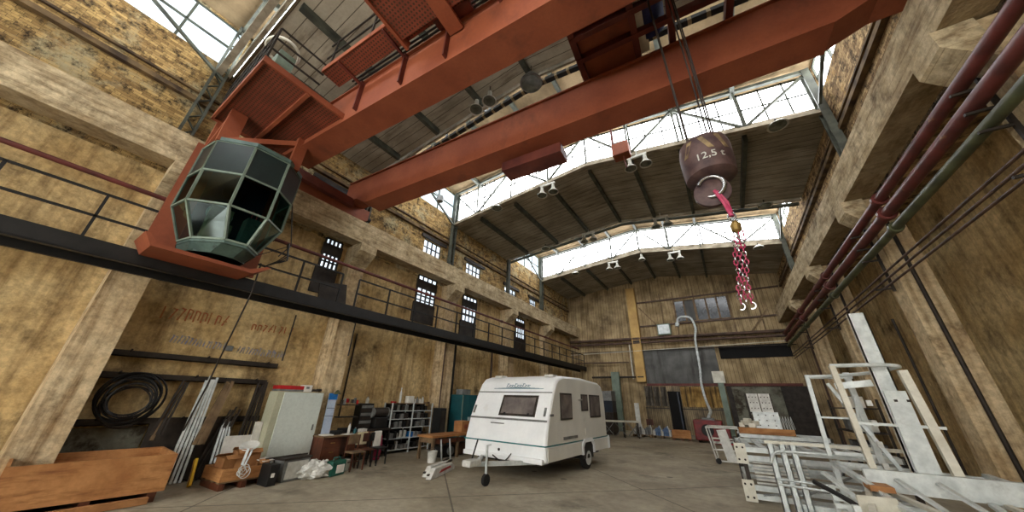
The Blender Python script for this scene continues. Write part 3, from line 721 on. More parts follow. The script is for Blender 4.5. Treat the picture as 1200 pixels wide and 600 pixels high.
# cab
R_ = [(-9.92,.95),(-9.2,1.03),(-8.65,1.62),(-8.6,2.35),(-9.05,2.85),(-9.92,2.85)]
Rb = [(-9.92,1.3),(-9.33,1.4),(-8.78,1.82),(-8.72,2.22),(-9.1,2.55),(-9.92,2.6)]
zs = [(4.98,Rb),(5.72,R_),(6.55,R_),(7.4,R_)]
roofm = MB(); roofm.prism([(x+(.06 if x > -9.9 else 0),y) for x,y in R_],'Z',7.4,7.5)
cab = roofm.build('driver_cab', M['teal'], crane)
fr = MB()
for k in range(3):
    za, ra = zs[k]; zb, rb = zs[k+1]
    for i in range(6):
        fr.bar((*ra[i],za),(*rb[i],zb),.05,.05)
for z, ring in zs:
    for i in range(5): fr.bar((*ring[i],z),(*ring[i+1],z),.045,.045)
fr.build('glazing_bars', M['teal_lt'], cab)
for i in range(5):
    gl = MB()
    up_ = MB(); up_.add([(*R_[i],6.55),(*R_[i+1],6.55),(*R_[i+1],7.4),(*R_[i],7.4)],[(0,1,2,3)])
    u_ = up_.build('upper_panel', M['teal_dk'], cab); u_.modifiers.new('s','SOLIDIFY').thickness = .02
    for k in range(2):
        za, ra = zs[k]; zb, rb = zs[k+1]
        gl.add([(*ra[i],za),(*ra[i+1],za),(*rb[i+1],zb),(*rb[i],zb)], [(0,1,2,3)])
    gl.build('cab_glass', M['glass'], cab)
fl = MB(); fl.prism(Rb,'Z',4.9,4.98); fl.prism([(x*.35+-9.4*.65 if x > -9.9 else x,y*.8+2.0*.2) for x,y in Rb],'Z',4.72,4.92)
# sloped belly
kk = 6; bot = [(-9.92,1.35),(-9.5,1.45),(-9.15,1.75),(-9.1,2.15),(-9.3,2.4),(-9.92,2.45)]
fl.add([(*p,4.95) for p in Rb]+[(*p,4.72) for p in bot], [list(range(6)),[11,10,9,8,7,6]]+[[i,(i+1)%6,6+(i+1)%6,6+i] for i in range(6)])
fl.build('cab_floor', M['teal'], cab)
bk = MB(); bk.box((-9.98,.82,4.62),(-9.93,2.9,7.55)); bk.prism([(-9.95,.82),(-9.9,.82),(-9.9,1.3),(-9.95,1.3)],'Z',4.62,7.4); bk.build('rear_panel', M['orange'], cab)
dk_ = MB(); dk_.box((-9.92,1.3,5.0),(-9.88,2.55,7.1)); dk_.build('inner_lining', M['blue_dk'], cab)
b = MB(); b.box((-9.6,1.5,4.98),(-9.2,1.95,5.5)); b.box((-9.65,1.5,5.5),(-9.55,1.95,6.0)); b.build('driver_seat', M['sand'], cab, bevel=.03)
b = MB(); b.box((-9.3,2.1,4.98),(-8.95,2.45,5.75)); b.build('control_console', M['teal'], cab, bevel=.02)
for y in (2.18,2.28,2.38):
    b = MB(); b.tube([(-9.1,y,5.75),(-9.1,y,5.95)],.012,6); b.lathe([(.005,5.94),(.03,5.97),(.005,6.0)],(-9.1,y,0),10); b.build('control_lever', M['red'], cab)
b = MB(); b.lathe([(.0,0),(.26,.02),(.26,.05),(0,.06)],(-9.87,1.75,5.9),24,'X'); b.build('instrument_dial', M['white_plain'], cab)
b = MB(); b.lathe([(.0,0),(.2,.02),(.2,.05),(0,.06)],(-9.87,1.8,6.55),24,'X'); b.build('instrument_dial', M['black'], cab)
# orange tray under cab with turned-up lip
b = MB(); b.prism([(.72,4.75),(.88,4.5),(2.62,4.5),(2.95,4.75),(2.85,4.75),(2.55,4.58),(.95,4.58),(.8,4.75)],'X',-10.0,-9.1)
b.build('under_tray', M['orange'], cab)
# cab side cage with wires (right of cab)
b = MB()
for (p,q) in (((-9.5,2.9,7.3),(-9.4,3.3,5.6)),((-9.4,3.3,5.6),(-9.3,2.6,5.0)),((-9.05,2.87,6.6),(-9.4,3.3,5.6)),((-9.4,3.3,5.6),(-9.1,3.0,5.1))): b.bar(p,q,.02,.02)
b.build('cable_stay', M['steel_dark'], cab)
rr = random.Random(3)
for k in range(5):
    b = MB(); a = rr.random()*.2
    b.tube([(-9.4+.03*k,3.2,5.6),(-9.35+a,3.25+.1*a,5.3-.05*k),(-9.3-a,3.05+a,5.05),(-9.5,2.9+.05*k,4.85+.05*k)],.015,6); b.build('dangling_cable', M['black'], cab, smooth=True)

# trolley (crab) on the girders
tr = thing('crane_trolley','dark red hoist trolley riding on top of the crane girders','crane trolley',(0.3,4.5,9.45),world=True)
fr = MB()
for x in (-1.45,-.15,.6,1.7): cbox(fr,(x-.07,2.95,9.52),(x+.07,6.0,9.7))
for y in (3.1,4.45,5.0,5.85): cbox(fr,(-1.5,y-.06,9.5),(1.75,y+.06,9.68))
fr.build('trolley_frame', M['brown_red'], tr)
b = MB(); cbox(b,(-1.4,3.75,9.7),(-.15,5.75,9.74)); b.build('trolley_floor', M['orange'], tr)
b = MB(); b.tube([cr(.2,4.0,9.95),cr(.2,5.3,9.95)],.32,20); b.build('rope_drum', M['navy'], tr, smooth=True)
b = MB(); cbox(b,(.62,3.6,9.6),(1.1,4.3,10.2)); b.build('hoist_motor', M['blue_dk'], tr, bevel=.02)
b = MB(); cbox(b,(-.1,3.7,9.66),(.12,5.6,9.72)); b.build('cover_plate', M['galv_cream'], tr)
for x in (-1.2,1.4):
    for y in (3.14,5.82):
        w = MB(); w.tube([cr(x,y-.06,9.6),cr(x,y+.06,9.6)],.15,16); w.build('wheel', M['steel_dark'], tr, smooth=True)

# hook block
hk = thing('hook_block','heavy maroon crane hook block hanging on ropes below the trolley','hook block',(.42,4.5,4.6),world=True)
hx, hy = .38, 4.5
b = MB(); b.lathe([(.05,4.74),(.26,4.76),(.31,4.8),(.325,4.95),(.33,5.25),(.31,5.36),(.2,5.42),(.02,5.44)],(hx,hy,0),28)
b.build('block_housing', M['hookblock'], hk, smooth=True)
for s in (-1,1):
    for k in range(3):
        a = PI*1.5+(k-1)*.62+(0 if s<0 else PI)
        b = MB(); r0 = .334
        vs = []
        for t_ in (-.1,.1):
            for zz,sl in ((5.08,-.22),(5.3,.1)):
                q = a+t_+sl*(1 if k<1 else -1); vs.append((hx+r0*math.cos(q),hy+r0*math.sin(q),zz))
        b.add([vs[0],vs[2],vs[3],vs[1]],[(0,1,2,3)]); o = b.build('hazard_stripe', M['hazard'], hk)
        sm = o.modifiers.new('s','SOLIDIFY'); sm.thickness = .008
# capacity writing
cu = bpy.data.curves.new('t','FONT'); cu.body = '12,5 t'; cu.size = .15; cu.align_x = 'CENTER'; cu.extrude = .003
to = bpy.data.objects.new('t', cu); C.objects.link(to); bpy.context.view_layer.update()
me = bpy.data.meshes.new_from_object(to.evaluated_get(bpy.context.evaluated_depsgraph_get())); bpy.data.objects.remove(to)
for v in me.vertices:
    a = v.co.x/.32; r0 = .33+v.co.z; z = v.co.y
    th = -PI/2+a+.1
    v.co = Vector((hx+r0*math.cos(th), hy+r0*math.sin(th), 4.93+z))-Vector(hk.location)
me.materials.clear(); me.materials.append(M['lampwhite'])
o = bpy.data.objects.new('capacity_marking', me); C.objects.link(o); o.parent = hk
b = MB(); b.lathe([(.02,-.05),(.17,-.05),(.22,-.03),(.22,.03),(.17,.05),(.02,.05)],(hx-.04,hy-.05,4.54),24,'Y'); b.build('swivel_disc', M['hookblock'], hk, smooth=True)
b = MB(); pts = [(hx-.04+.15*math.cos(q),hy-.12,4.6+.16*math.sin(q)) for q in [math.radians(160-12*i) for i in range(24)]]
b.tube(pts,[.028]*20+[.026,.022,.018,.01],10); b.build('hook', M['chrome'], hk, smooth=True)
for i,(dx,dy) in enumerate(((-.2,-.12),(-.2,.12),(.2,-.12),(.2,.12),(.12,-.05))):
    b = MB(); b.tube([(hx+dx*.8,hy+dy,5.38),(hx+dx,hy+dy,9.48)],.012,6); b.build('wire_rope', M['steel_dark'], hk)
# chain sling
sl = thing('chain_sling','pink sling and bright lifting chains hanging from the hook','chain sling',(.5,4.35,4.5),world=True)
b = MB(); b.tube([(.36,4.34,4.5),(.42,4.35,4.3),(.46,4.35,4.08)],.022,8); b.tube([(.39,4.39,4.5),(.46,4.38,4.3),(.47,4.37,4.08)],.022,8); b.build('round_sling', M['pink'], sl, smooth=True)
b = MB(); b.tube([(.46,4.36,4.12+.0)]+[(.46+.04*math.cos(q),4.36,4.07+.06*math.sin(q)) for q in [math.radians(90-30*i) for i in range(12)]],.012,6); b.build('master_link', M['chrome'], sl, smooth=True)
b = MB(); b.lathe([(.02,3.84),(.055,3.87),(.06,3.95),(.03,4.0)],(.47,4.36,0),12); b.build('chain_shortener', M['brass'], sl, smooth=True)
for c_ in range(3):
    for k in range(17):
        z = 3.82-.052*k; x = .47-.0075*k+(c_-1)*.045+.01*math.sin(k*.8+c_); y = 4.36+(c_-1)*.01
        pts = [(x+(.02*math.cos(q) if k%2 else 0), y+(0 if k%2 else .02*math.cos(q)), z+.034*math.sin(q)) for q in [2*PI*i/10 for i in range(10)]]
        MB().tube(pts,.0068,5,closed=True).build('chain_link', M['chrome'] if (k+2*c_)%3 == 0 else M['pink'], sl, smooth=True)
for s in (-1,1):
    b = MB(); b.tube([(.35+s*.05,4.36,2.97)]+[(.35+s*.05+.035*math.cos(q),4.36,2.93+.04*math.sin(q)) for q in [math.radians(90-30*i) for i in range(8)]],.009,6); b.build('end_hook', M['chrome'], sl, smooth=True)

# dark perforated box under the far girder, and small hanging motor box
t = thing('resistor_box','dark brown perforated box hanging below the far crane girder','resistor box',(-3.2,6.0,7.8),world=True)
b = MB(); b.cb((-3.3,6.05,7.86),(1.75,.5,.3),rz=CY); b.build('box_body', M['brown_red'], t, bevel=.01)
for x in (-3.9,-2.7):
    b = MB(); b.bar((x,6.1,7.95),(x,6.1,8.2),.05,.05); b.build('hanger', M['steel_dark'], t)

t = thing('pendant_motor','small orange-brown motor box hanging in front of the bright glazing','motor box',(-1.5,9.0,9.8),world=True)
b = MB(); b.cb((-1.5,9.0,9.75),(.55,.4,.5)); b.build('motor_case', M['orange'], t, bevel=.04)
b = MB(); b.bar((-1.75,9.0,9.9),(-1.75,9.0,14.0),.07,.07); b.bar((-1.45,9.0,9.5),(-1.4,9.0,9.0),.04,.04); b.build('hanger_bar', M['brown_red'], t)

# ------------------------------------------------------------------ hanging lamps
def bell(t, x, y, z, tilt=0):
    b = MB(); b.lathe([(.02,0),(.07,-.02),(.08,-.2),(.12,-.3),(.24,-.44),(.25,-.47),(.22,-.46),(.1,-.3)],(x,y,z),20)
    s = b.build('lamp_shade', M['lampwhite'], t, smooth=True)
    b = MB(); b.lathe([(.0,-.455),(.2,-.45),(.2,-.43),(.0,-.4)],(x,y,z),16); b.build('lens', M['lampglass'], s, smooth=True)
lampnames = {11.2:'on the first roof truss beyond the hook',16.7:'on the middle truss',21.8:'on the truss nearest the back wall',5.8:'between the two crane girders'}
def pair(x, y, lab):
    z = zl(x)-.3
    t = thing('high_bay_lamp', lab, 'lamp', (x,y,z), world=True)
    b = MB(); b.box((x-.38,y-.05,z-.05),(x+.38,y+.05,z+.05)); b.bar((x,y,z),(x,y,z+.3),.05,.05); b.build('mounting_bar', M['lampwhite'], t)
    for s in (-1,1): bell(t,x+s*.29,y,z-.05)
def single(x, y, lab):
    z = zl(x)-.2
    t = thing('high_bay_lamp', lab, 'lamp', (x,y,z), world=True)
    b = MB(); b.tube([(x,y,z+.2),(x,y,z-.05)],.02,8); b.build('drop_rod', M['steel_dark'], t); bell(t,x,y,z-.05)
def disc(x, y, lab):
    z = zl(x)-.15
    t = thing('dish_floodlight', lab, 'lamp', (x,y,z), world=True)
    b = MB(); b.lathe([(.03,0),(.1,-.03),(.27,-.16),(.3,-.2),(.26,-.19),(.05,-.06)],(x,y,z),24); d = b.build('dish', M['lampwhite'], t, smooth=True)
    b = MB(); b.tube([(x,y,z+.12),(x,y,z)],.03,8); b.build('stem', M['steel_dark'], t)
    b = MB(); b.lathe([(0,-.21),(.24,-.2),(.24,-.18),(0,-.16)],(x,y,z),20); b.build('lens', M['lampglass'], d, smooth=True)
for y in (11.15,16.65,21.75):
    w = {11.15:'on the first roof truss beyond the hook',16.65:'on the middle roof truss',21.75:'on the truss nearest the back wall'}[y]
    pair(-5.35,y,'left twin bell lamp '+w); pair(-1.3,y,'right twin bell lamp '+w); disc(-8.25,y,'small dish floodlight near the left wall '+w)
    disc(3.1,y,'dish floodlight near the right wall '+w)
single(-3.35,21.75,'lone white bell lamp at mid truss nearest the back wall')
for x,l in ((-5.35,'leftmost bell lamp seen between the crane girders'),(-4.8,'second bell lamp seen between the crane girders'),(-1.45,'bell lamp beside the trolley'),(-.6,'bell lamp right under the trolley frame')):
    single(x,5.75,l)
t = thing('dish_floodlight','large round glass floodlight hanging between the crane girders','lamp',(-3.3,6.0,11),world=True)
b = MB(); b.lathe([(.05,11.35),(.12,11.3),(.2,11.1),(.34,10.92),(.35,10.88),(.3,10.87)],(-3.3,5.9,0),24); d = b.build('dish', M['grey'], t, smooth=True)
b = MB(); b.lathe([(0,10.85),(.3,10.865),(.3,10.88),(0,10.9)],(-3.3,5.9,0),24); b.build('lens', M['lampglass'], d, smooth=True)
b = MB(); b.tube([(-3.3,5.9,11.35),(-3.3,5.9,11.7)],.02,6); b.build('stem', M['chrome'], t)
# round lamp in left clerestory
t = thing('round_wall_lamp','rusty round lamp hanging in front of the left clerestory window','lamp',(-11,9.6,11.3),world=True)
b = MB(); b.lathe([(.02,.2),(.16,.12),(.2,-.05),(.17,-.2),(.02,-.24)],(-10.95,9.7,11.55),16); b.build('globe', M['grey'], t, smooth=True)
b = MB(); b.bar((-11.0,9.7,11.7),(-11.45,9.5,12.2),.03,.03); b.build('bracket', M['steel_dark'], t)

# ------------------------------------------------------------------ back wall fittings
yb = Y1
def bwthing(name, label, cat, x, z): return thing(name, label, cat, (x,yb-.1,z), world=True)
t = bwthing('steel_column','tall yellow painted steel column on the back wall','column',-5.6,3.4)
b = MB(); b.box((-5.95,yb-.35,3.4),(-5.25,yb,10.9)); b.build('column_body', M['yellow_col'], t)
b = MB(); b.box((-6.0,yb-.38,6.25),(-5.2,yb-.3,6.5)); b.build('rust_band', M['steel_dark'], t)
for x in (-5.9,-5.3):
    b = MB(); b.box((x-.04,yb-.4,3.4),(x+.04,yb-.34,10.9)); b.build('flange', M['yellow_col'], t)
t = bwthing('sliding_door_panel','large dark sheet metal panel above the gate in the back wall','panel',-2.8,3.2)
b = MB(); b.box((-5.25,yb-.12,3.25),(-.35,yb-.04,5.75)); b.build('sheet', M['sheet_dark'], t)
b = MB(); b.box((-5.3,yb-.16,3.12),(3.9,yb-.04,3.28)); b.build('lintel_rail', M['brown_red'], t)
# gate structure
b = MB(); b.box((-5.6,yb-.1,0),(-3.95,yb-.03,3.12)); b.box((-3.1,yb-.1,0),(-.5,yb-.03,3.12)); b.box((-3.95,yb-.1,2.75),(-3.1,yb-.03,3.12))
g = b.build('door_1', M['sheet_corr']); g['kind'] = 'structure'
b = MB(); b.box((-3.95,yb-.06,0),(-3.1,yb-.02,2.75)); b.build('doorway', M['opening_shade'], g)  # flat sheet, its colour paints the darkness inside the doorway
b = MB(); b.box((-3.3,yb-.35,0),(-3.2,yb-.05,2.7)); b.build('open_leaf', M['blue_dk'], g)
b = MB(); b.bar((-5.6,yb-.13,1.6),(-3.95,yb-.13,1.6),.06,.06); b.bar((-3.1,yb-.13,1.6),(-.5,yb-.13,1.6),.06,.06); b.build('gate_rail', M['steel_dark'], g)
# wavy sheets; the right hand ones have sunlight put into their colour
for i,(x0,x1) in enumerate(((-5.5,-4.95),(-4.9,-4.5),(-4.4,-4.0),(-3.05,-1.6),(-1.5,-.6))):
    t = bwthing('wire_glass_panel','%s wavy translucent sheet hung on the upper half of the gate' % ['outermost left','second','third','wide sunlit','right hand sunlit'][i],'panel',x0,1.7)
    b = MB(); n = int((x1-x0)/.06)
    vs = []
    for k in range(n+1):
        x = x0+(x1-x0)*k/n; y = yb-.16-.03*(k%2); vs += [(x,y,1.75),(x,y,3.05)]
    b.add(vs, [(2*k,2*k+2,2*k+3,2*k+1) for k in range(n)]); o = b.build('sheet', M['wave_sunlit'] if i > 2 else M['wave_grey'], t)
    o.modifiers.new('s','SOLIDIFY').thickness = .01
# flat sheet coloured with recess shade, right + slab
t = bwthing('recess_shade','flat dark sheet painted as a shaded recess in the back wall right of the gate','recess',1.8,3.3)
b = MB(); b.box((-.1,yb-.06,4.9),(3.9,yb-.03,5.75)); b.build('opening', M['opening_shade'], t)
t = bwthing('shed_wall','dark timber boarded partition below the back wall recess','partition',2,0)
b = MB(); b.box((-.2,yb-.1,0),(4.3,yb-.04,3.1)); b.build('boards', M['steel_dark'], t)
t = bwthing('concrete_slab','grey weathered slab standing against the back wall','slab',1.3,0)
b = MB(); b.box((.1,yb-.5,0),(2.7,yb-.3,3.05)); b.build('slab_body', M['concrete_grey'], t, bevel=.02)
t = bwthing('gate_post','pale green steel post right of the gate','post',-.5,0)
b = MB(); b.box((-.62,yb-.45,0),(-.28,yb-.2,3.9)); b.build('post_body', M['teal_lt'], t)
b = MB(); b.box((-.85,yb-.5,3.3),(-.15,yb-.44,4.05)); b.build('head_plate', M['galv_cream'], t)
t = bwthing('gate_post','grey green steel post left of the gate behind the caravan','post',-7.3,0)
b = MB(); b.box((-7.75,yb-.9,0),(-7.15,yb-.6,4.1)); b.build('post_body', M['teal_lt'], t)
# back windows
wx = [(-2.4,-1.75,'pane_dark'),(-1.7,-1.05,'sheet_dark'),(-.95,-.25,'pane_dark'),(-.2,.45,'pane_dark'),(.5,1.15,'pane_dark')]
for x0,x1,m in wx:
    fr, pn = MB(), MB(); pn.box((x0,yb-.05,7.75),(x1,yb-.03,9.35))
    for x in (x0,x1): fr.bar((x,yb-.06,7.7),(x,yb-.06,9.4),.06,.06)
    for z in (7.72,9.38): fr.bar((x0,yb-.06,z),(x1,yb-.06,z),.06,.06)
    window(fr, pn, M[m], M['wood_grey'])
# rails/timbers on back wall
for k,(z,x0,x1) in enumerate(((9.6,-5.2,4.3),(7.62,-5.2,4.3))):
    b = MB(); b.bar((x0,yb-.08,z),(x1,yb-.08,z),.1,.1); struct('trim_%d' % (11+k), b, M['pipe_brown'])
for k,x in enumerate((-3.4,-2.45,-.98,1.25,2.9)):
    b = MB(); b.bar((x,yb-.06,6.7),(x,yb-.06,10.2),.09,.07); struct('trim_%d' % (21+k), b, M['wood_grey'])
for k,(p,q) in enumerate((((-5.1,yb-.1,9.2),(-3.6,yb-.1,7.2)),((3.3,yb-.1,8.1),(2.0,yb-.1,6.5)))):
    b = MB(); b.bar(p,q,.09,.09); struct('trim_%d' % (31+k), b, M['wood_grey'])
pipe('service_pipe', [(-11.3,yb-.3,6.72),(4.2,yb-.3,6.5)], .11, M['pipe_brown'], 'thick brown pipe across the back wall, upper of two')
pipe('service_pipe', [(-11.3,yb-.3,6.4),(4.2,yb-.3,6.2)], .09, M['pipe_brown'], 'brown pipe across the back wall, lower of two')
pipe('conduit', [(-11.3,yb-.3,5.75),(4.2,yb-.3,5.6)], .03, M['steel_dark'], 'thin dark conduit across the back wall under the pipes','conduit')
pipe('conduit', [(-11.3,yb-.35,5.6),(4.2,yb-.35,5.85)], .02, M['galv_cream'], 'pale cable strung across the back wall','conduit')
pipe('service_pipe', [(-9.5,yb-.3,3.75),(-5.4,yb-.3,3.75)], .07, M['steel_dark'], 'short dark pipe low on the back wall left of the gate')
pipe('service_pipe', [(-10.9,yb-.3,4.9),(-6.4,yb-.3,4.85)], .05, M['pipe_brown'], 'short brown pipe on the back wall below the gallery end')
pipe('downpipe', [(-6.2,yb-.25,6.4),(-6.2,yb-.25,3.6)], .05, M['galv_cream'], 'pale vertical pipe beside the yellow column')
t = bwthing('electrical_cabinet','square pale metal box mounted on the back wall','cabinet',-3.6,7)
b = MB(); b.box((-3.9,yb-.35,6.8),(-2.95,yb-.1,7.65)); b.build('cabinet_body', M['teal_lt'], t, bevel=.02)
b = MB(); b.box((-3.82,yb-.37,6.88),(-3.03,yb-.35,7.57)); b.build('cabinet_door', M['galv'], t)
# exhaust duct hose
hpts = [(-2.35,yb-.9,7.5),(-2.25,yb-.9,7.8),(-1.9,yb-.9,7.93),(-1.4,yb-.9,7.75),(-1.23,yb-.9,6.98),(-1.4,yb-.9,6.07),(-1.47,yb-.9,4.32),(-1.58,yb-.95,3.21),(-1.5,yb-1.3,2.2),(-1.3,yb-2.6,1.6),(-1.35,24.2,1.35),(-1.4,23.6,1.2)]
def smooth_path(p, n=6):
    out = []
    for i in range(len(p)-1):
        p0 = Vector(p[max(i-1,0)]); p1 = Vector(p[i]); p2 = Vector(p[i+1]); p3 = Vector(p[min(i+2,len(p)-1)])
        for k in range(n):
            t = k/n
            out.append(.5*((2*p1)+(p2-p0)*t+(2*p0-5*p1+4*p2-p3)*t*t+(3*p1-p0-3*p2+p3)*t**3))
    out.append(Vector(p[-1])); return out
t = thing('exhaust_hose','silvery flexible exhaust hose rising from the red heater up the back wall','hose',(-1.4,23.6,1.2),world=True)
sp = smooth_path(hpts,10)
b = MB(); b.tube(sp,[.085 if i%2 else .07 for i in range(len(sp))],10); b.build('corrugated_hose', M['galv'], t)
b = MB(); b.tube([sp[0],sp[0]+Vector((-.05,0,-.25))],.15,12); b.build('end_collar', M['galv'], t)
# heater
t = thing('mobile_heater','dark red boxy space heater on the floor before the back gate','heater',(-1.4,23.3,0))
b = MB(); b.box((-.75,-.7,.12),(.65,.7,1.12)); b.build('casing', M['red_dk'], t, bevel=.05)
b = MB(); b.lathe([(.02,-.06),(.27,-.06),(.3,-.02),(.3,.05)],(-.1,-.7,.62),24,'Y'); b.build('fan_grille', M['black'], t)
b = MB(); b.box((-.3,-.3,1.1),(.3,.3,1.22)); b.build('outlet_collar', M['grey'], t)
for x in (-.6,.5):
    for y in (-.55,.55):
        b = MB(); b.lathe([(.03,-.04),(.12,-.04),(.12,.04),(.03,.04)],(x,y,.12),14,'X'); b.build('wheel', M['rubber'], t)
b = MB(); b.box((.66,-.5,.15),(.95,.5,.85)); b.build('side_tank', M['red_dk'], t, bevel=.03)
t = thing('scrap_pile','little heap of white and red offcuts in front of the red heater','offcuts',(-.75,22.1,0))
for k in range(8):
    b = MB(); rr = random.Random(k); b.cb((rr.uniform(-.5,.4),rr.uniform(-.2,.2),.07+.05*(k%3)),(.4,.16,.07),rz=rr.uniform(-.6,.6)); b.build('offcut', M['white_plain' if k%3 else 'red'], t)
# pallets of bottles
def bottle_pallet(x, y, label, mat, n, cap):
    t = thing('bottle_pallet', label, 'pallet', (x,y,0))
    for k in range(5):
        b = MB(); b.box((-.55,-.4+.17*k,.12),(.55,-.4+.17*k+.12,.14)); b.build('deck_board', M['wood_grey'], t)
    for k in (-.5,0,.5):
        b = MB(); b.box((k-.05,-.4,0),(k+.05,.4,.12)); b.build('block', M['wood_grey'], t)
    i = 0
    for ix in range(n):
        for iy in range(2):
            i += 1
            hh = .32+.1*((ix*7+iy*3)%3)
            o = MB().lathe([(.02,0),(.075,0),(.075,hh*.7),(.03,hh*.85),(.03,hh)],(0,0,0),10).build('canister', mat if (ix+iy)%3 else M['white_plain'], smooth=True)
            o.location = (x-.45+.9*ix/(n-1), y-.2+.4*iy, .141)
            tag(o, 'plastic canister standing on the pallet '+cap, 'canister', 'canisters on the pallet '+cap)
bottle_pallet(-5.15,23.6,'low grey pallet of clear canisters left of the gate opening',M['grey'],6,'nearer the trestle')
bottle_pallet(-4.0,23.6,'low pallet of blue and white canisters before the gate opening',M['bottle_blue'],7,'with blue canisters')
t = thing('wooden_crate','small pale wooden crate on the floor before the back gate','crate',(-2.95,23.4,0),math.radians(6))
b = MB()
b.box((-.5,-.35,.12),(.5,-.3,.5)); b.box((-.5,.3,.12),(.5,.35,.5)); b.box((-.5,-.3,.12),(-.45,.3,.5)); b.box((.45,-.3,.12),(.5,.3,.5)); b.box((-.5,-.35,.1),(.5,.35,.14)); b.build('box_sides', M['wood'], t)
for x in (-.42,0,.42):
    b = MB(); b.box((x-.07,-.33,0),(x+.07,.33,.1)); b.build('skid', M['wood_dk'], t)
# trestle behind caravan
t = thing('work_trestle','long dark trestle bench with pale top behind the caravan','trestle',(-6.3,22.0,0),math.radians(20))
b = MB(); b.box((-1.6,-.35,.82),(1.3,.35,.9)); b.build('bench_top', M['galv_cream'], t)
for x in (-1.5,-.5,.4,1.2):
    for y in (-.3,.3):
        b = MB(); b.bar((x,y,0),(x,y,.82),.06,.06); b.build('leg', M['steel_dark'], t)
for k in range(4):
    b = MB(); b.bar((-1.5+.7*k,-.3,.1),(-.9+.7*k,-.3,.78),.04,.04); b.bar((-.9+.7*k,-.32,.1),(-1.5+.7*k,-.32,.78),.04,.04); b.build('cross_brace', M['grey'], t)
t = thing('equipment_box','grey machine box with a dark blue upper half behind the caravan','machine',(-7.6,23.6,0))
b = MB(); b.box((-.8,-.4,.0),(.8,.5,1.3)); b.build('box_lower', M['steel_dark'], t, bevel=.02)
b = MB(); b.box((-.8,-.4,1.3),(.8,.5,2.0)); b.build('box_upper', M['blue_dk'], t, bevel=.02)
b = MB(); b.box((-.8,-.42,2.0),(.8,.5,2.6)); b.build('box_hood', M['grey'], t, bevel=.02)
t = thing('white_board','narrow white upright board leaning at the end of the trestle','board',(-5.3,23.4,0))
b = MB(); b.cb((0,0,.95),(.28,.05,1.9)); b.build('board_face', M['white_plain'], t)
t = thing('chair','dark folded chair beside the trestle near the gate','chair',(-4.9,24.6,0))
b = MB(); b.box((-.22,-.2,.43),(.22,.2,.47)); b.build('seat', M['wood_dk'], t); b = MB(); b.box((-.22,.18,.6),(.22,.22,.95)); b.build('backrest', M['wood_dk'], t)
for x in (-.2,.2):
    for y in (-.18,.2):
        b = MB(); b.bar((x,y,0),(x,y,.45 if y<0 else .9),.03,.03); b.build('leg', M['black'], t)

# ------------------------------------------------------------------ caravan
cv = thing('caravan','white touring caravan with teal stripe parked in the middle of the hall','caravan',(-4.33,8.5,0),math.radians(-3.5))
W, Lc = 2.85, 4.4     # local: x from -W to 0, y from 0 (front) to Lc
prof = [(0,.42),(-.02,.78),(.16,1.42),(.46,2.08),(.62,2.36),(.8,2.52),(1.1,2.6),(2.4,2.62),(3.9,2.54),(4.16,2.44),(4.32,2.2),(4.38,1.6),(4.38,.46)]
def cvy(z):
    for (a,za),(c,zb) in zip(prof,prof[1:]):
        if za <= z <= zb: return a+(c-a)*(z-za)/(zb-za)
    return 0
b = MB(); b.prism(prof,'X',-W,0)
me_body = b.build('body_shell', M['white'], cv, smooth=True)
bv = me_body.modifiers.new('b','BEVEL'); bv.width = .07; bv.segments = 3; bv.limit_method = 'ANGLE'; bv.angle_limit = math.radians(60)
# side skin slightly proud in cream aluminium
b = MB(); inn = [(y*.985+.04 if y < 1 else y*.99, .8+(z-.42)*.78+.02) for y,z in prof]
sp_ = [(.07,.82),(.24,1.44),(.53,2.05),(.7,2.34),(.86,2.46),(1.15,2.53),(2.4,2.55),(3.86,2.47),(4.1,2.38),(4.25,2.15),(4.3,1.6),(4.3,.82)]
b.prism(sp_,'X',-.01,.008); b.build('side_skin', M['white_side'], cv)
b = MB(); b.prism(sp_,'X',-W-.008,-W+.01); b.build('side_skin', M['white_side'], cv)
# skirt
b = MB(); b.box((.0,.1,.44),(.02,2.15,.76)); b.box((.0,3.15,.44),(.02,4.34,.76)); b.build('side_skirt', M['white_side'], cv, bevel=.008)
# stripes
b = MB(); b.box((-W-.012,-.03,.79),(.012,4.39,.82)); b.build('teal_stripe', M['teal_stripe'], cv)
def front_band(z0, z1, x0, x1, off, mat, name, par=cv):
    b = MB(); zz = [z0+(z1-z0)*k/4 for k in range(5)]
    vs = []
    for z in zz:
        y = cvy(z); vs += [(x0,y-off,z),(x1,y-off,z)]
    n0 = len(vs)
    for z in zz:
        y = cvy(z); vs += [(x0,y+.01,z),(x1,y+.01,z)]
    fs = []
    for k in range(4):
        i = 2*k; fs += [(i,i+1,i+3,i+2),(n0+i+1,n0+i,n0+i+2,n0+i+3),(i,i+2,n0+i+2,n0+i),(i+3,i+1,n0+i+1,n0+i+3)]
    fs += [(1,0,n0,n0+1),(8,9,n0+9,n0+8)]
    b.add(vs,fs); return b.build(name, mat, par)
front_band(1.36,1.41,-W+.03,-.03,.012,M['grey'],'front_trim')
front_band(2.1,2.13,-W+.03,-.03,.012,M['grey'],'front_trim')
fw = front_band(1.47,2.03,-1.72,-.44,.02,M['steel_dark'],'front_window')
front_band(1.53,1.97,-1.65,-.51,.03,M['glass_dark'],'window_pane',fw)
for x in (-1.5,-.66): front_band(1.5,1.56,x-.03,x+.03,.045,M['black'],'window_catch',fw)
front_band(1.5,1.72,-W+.1,-W+.16,.03,M['grey'],'grab_handle'); front_band(1.5,1.72,-.16,-.1,.03,M['grey'],'grab_handle')
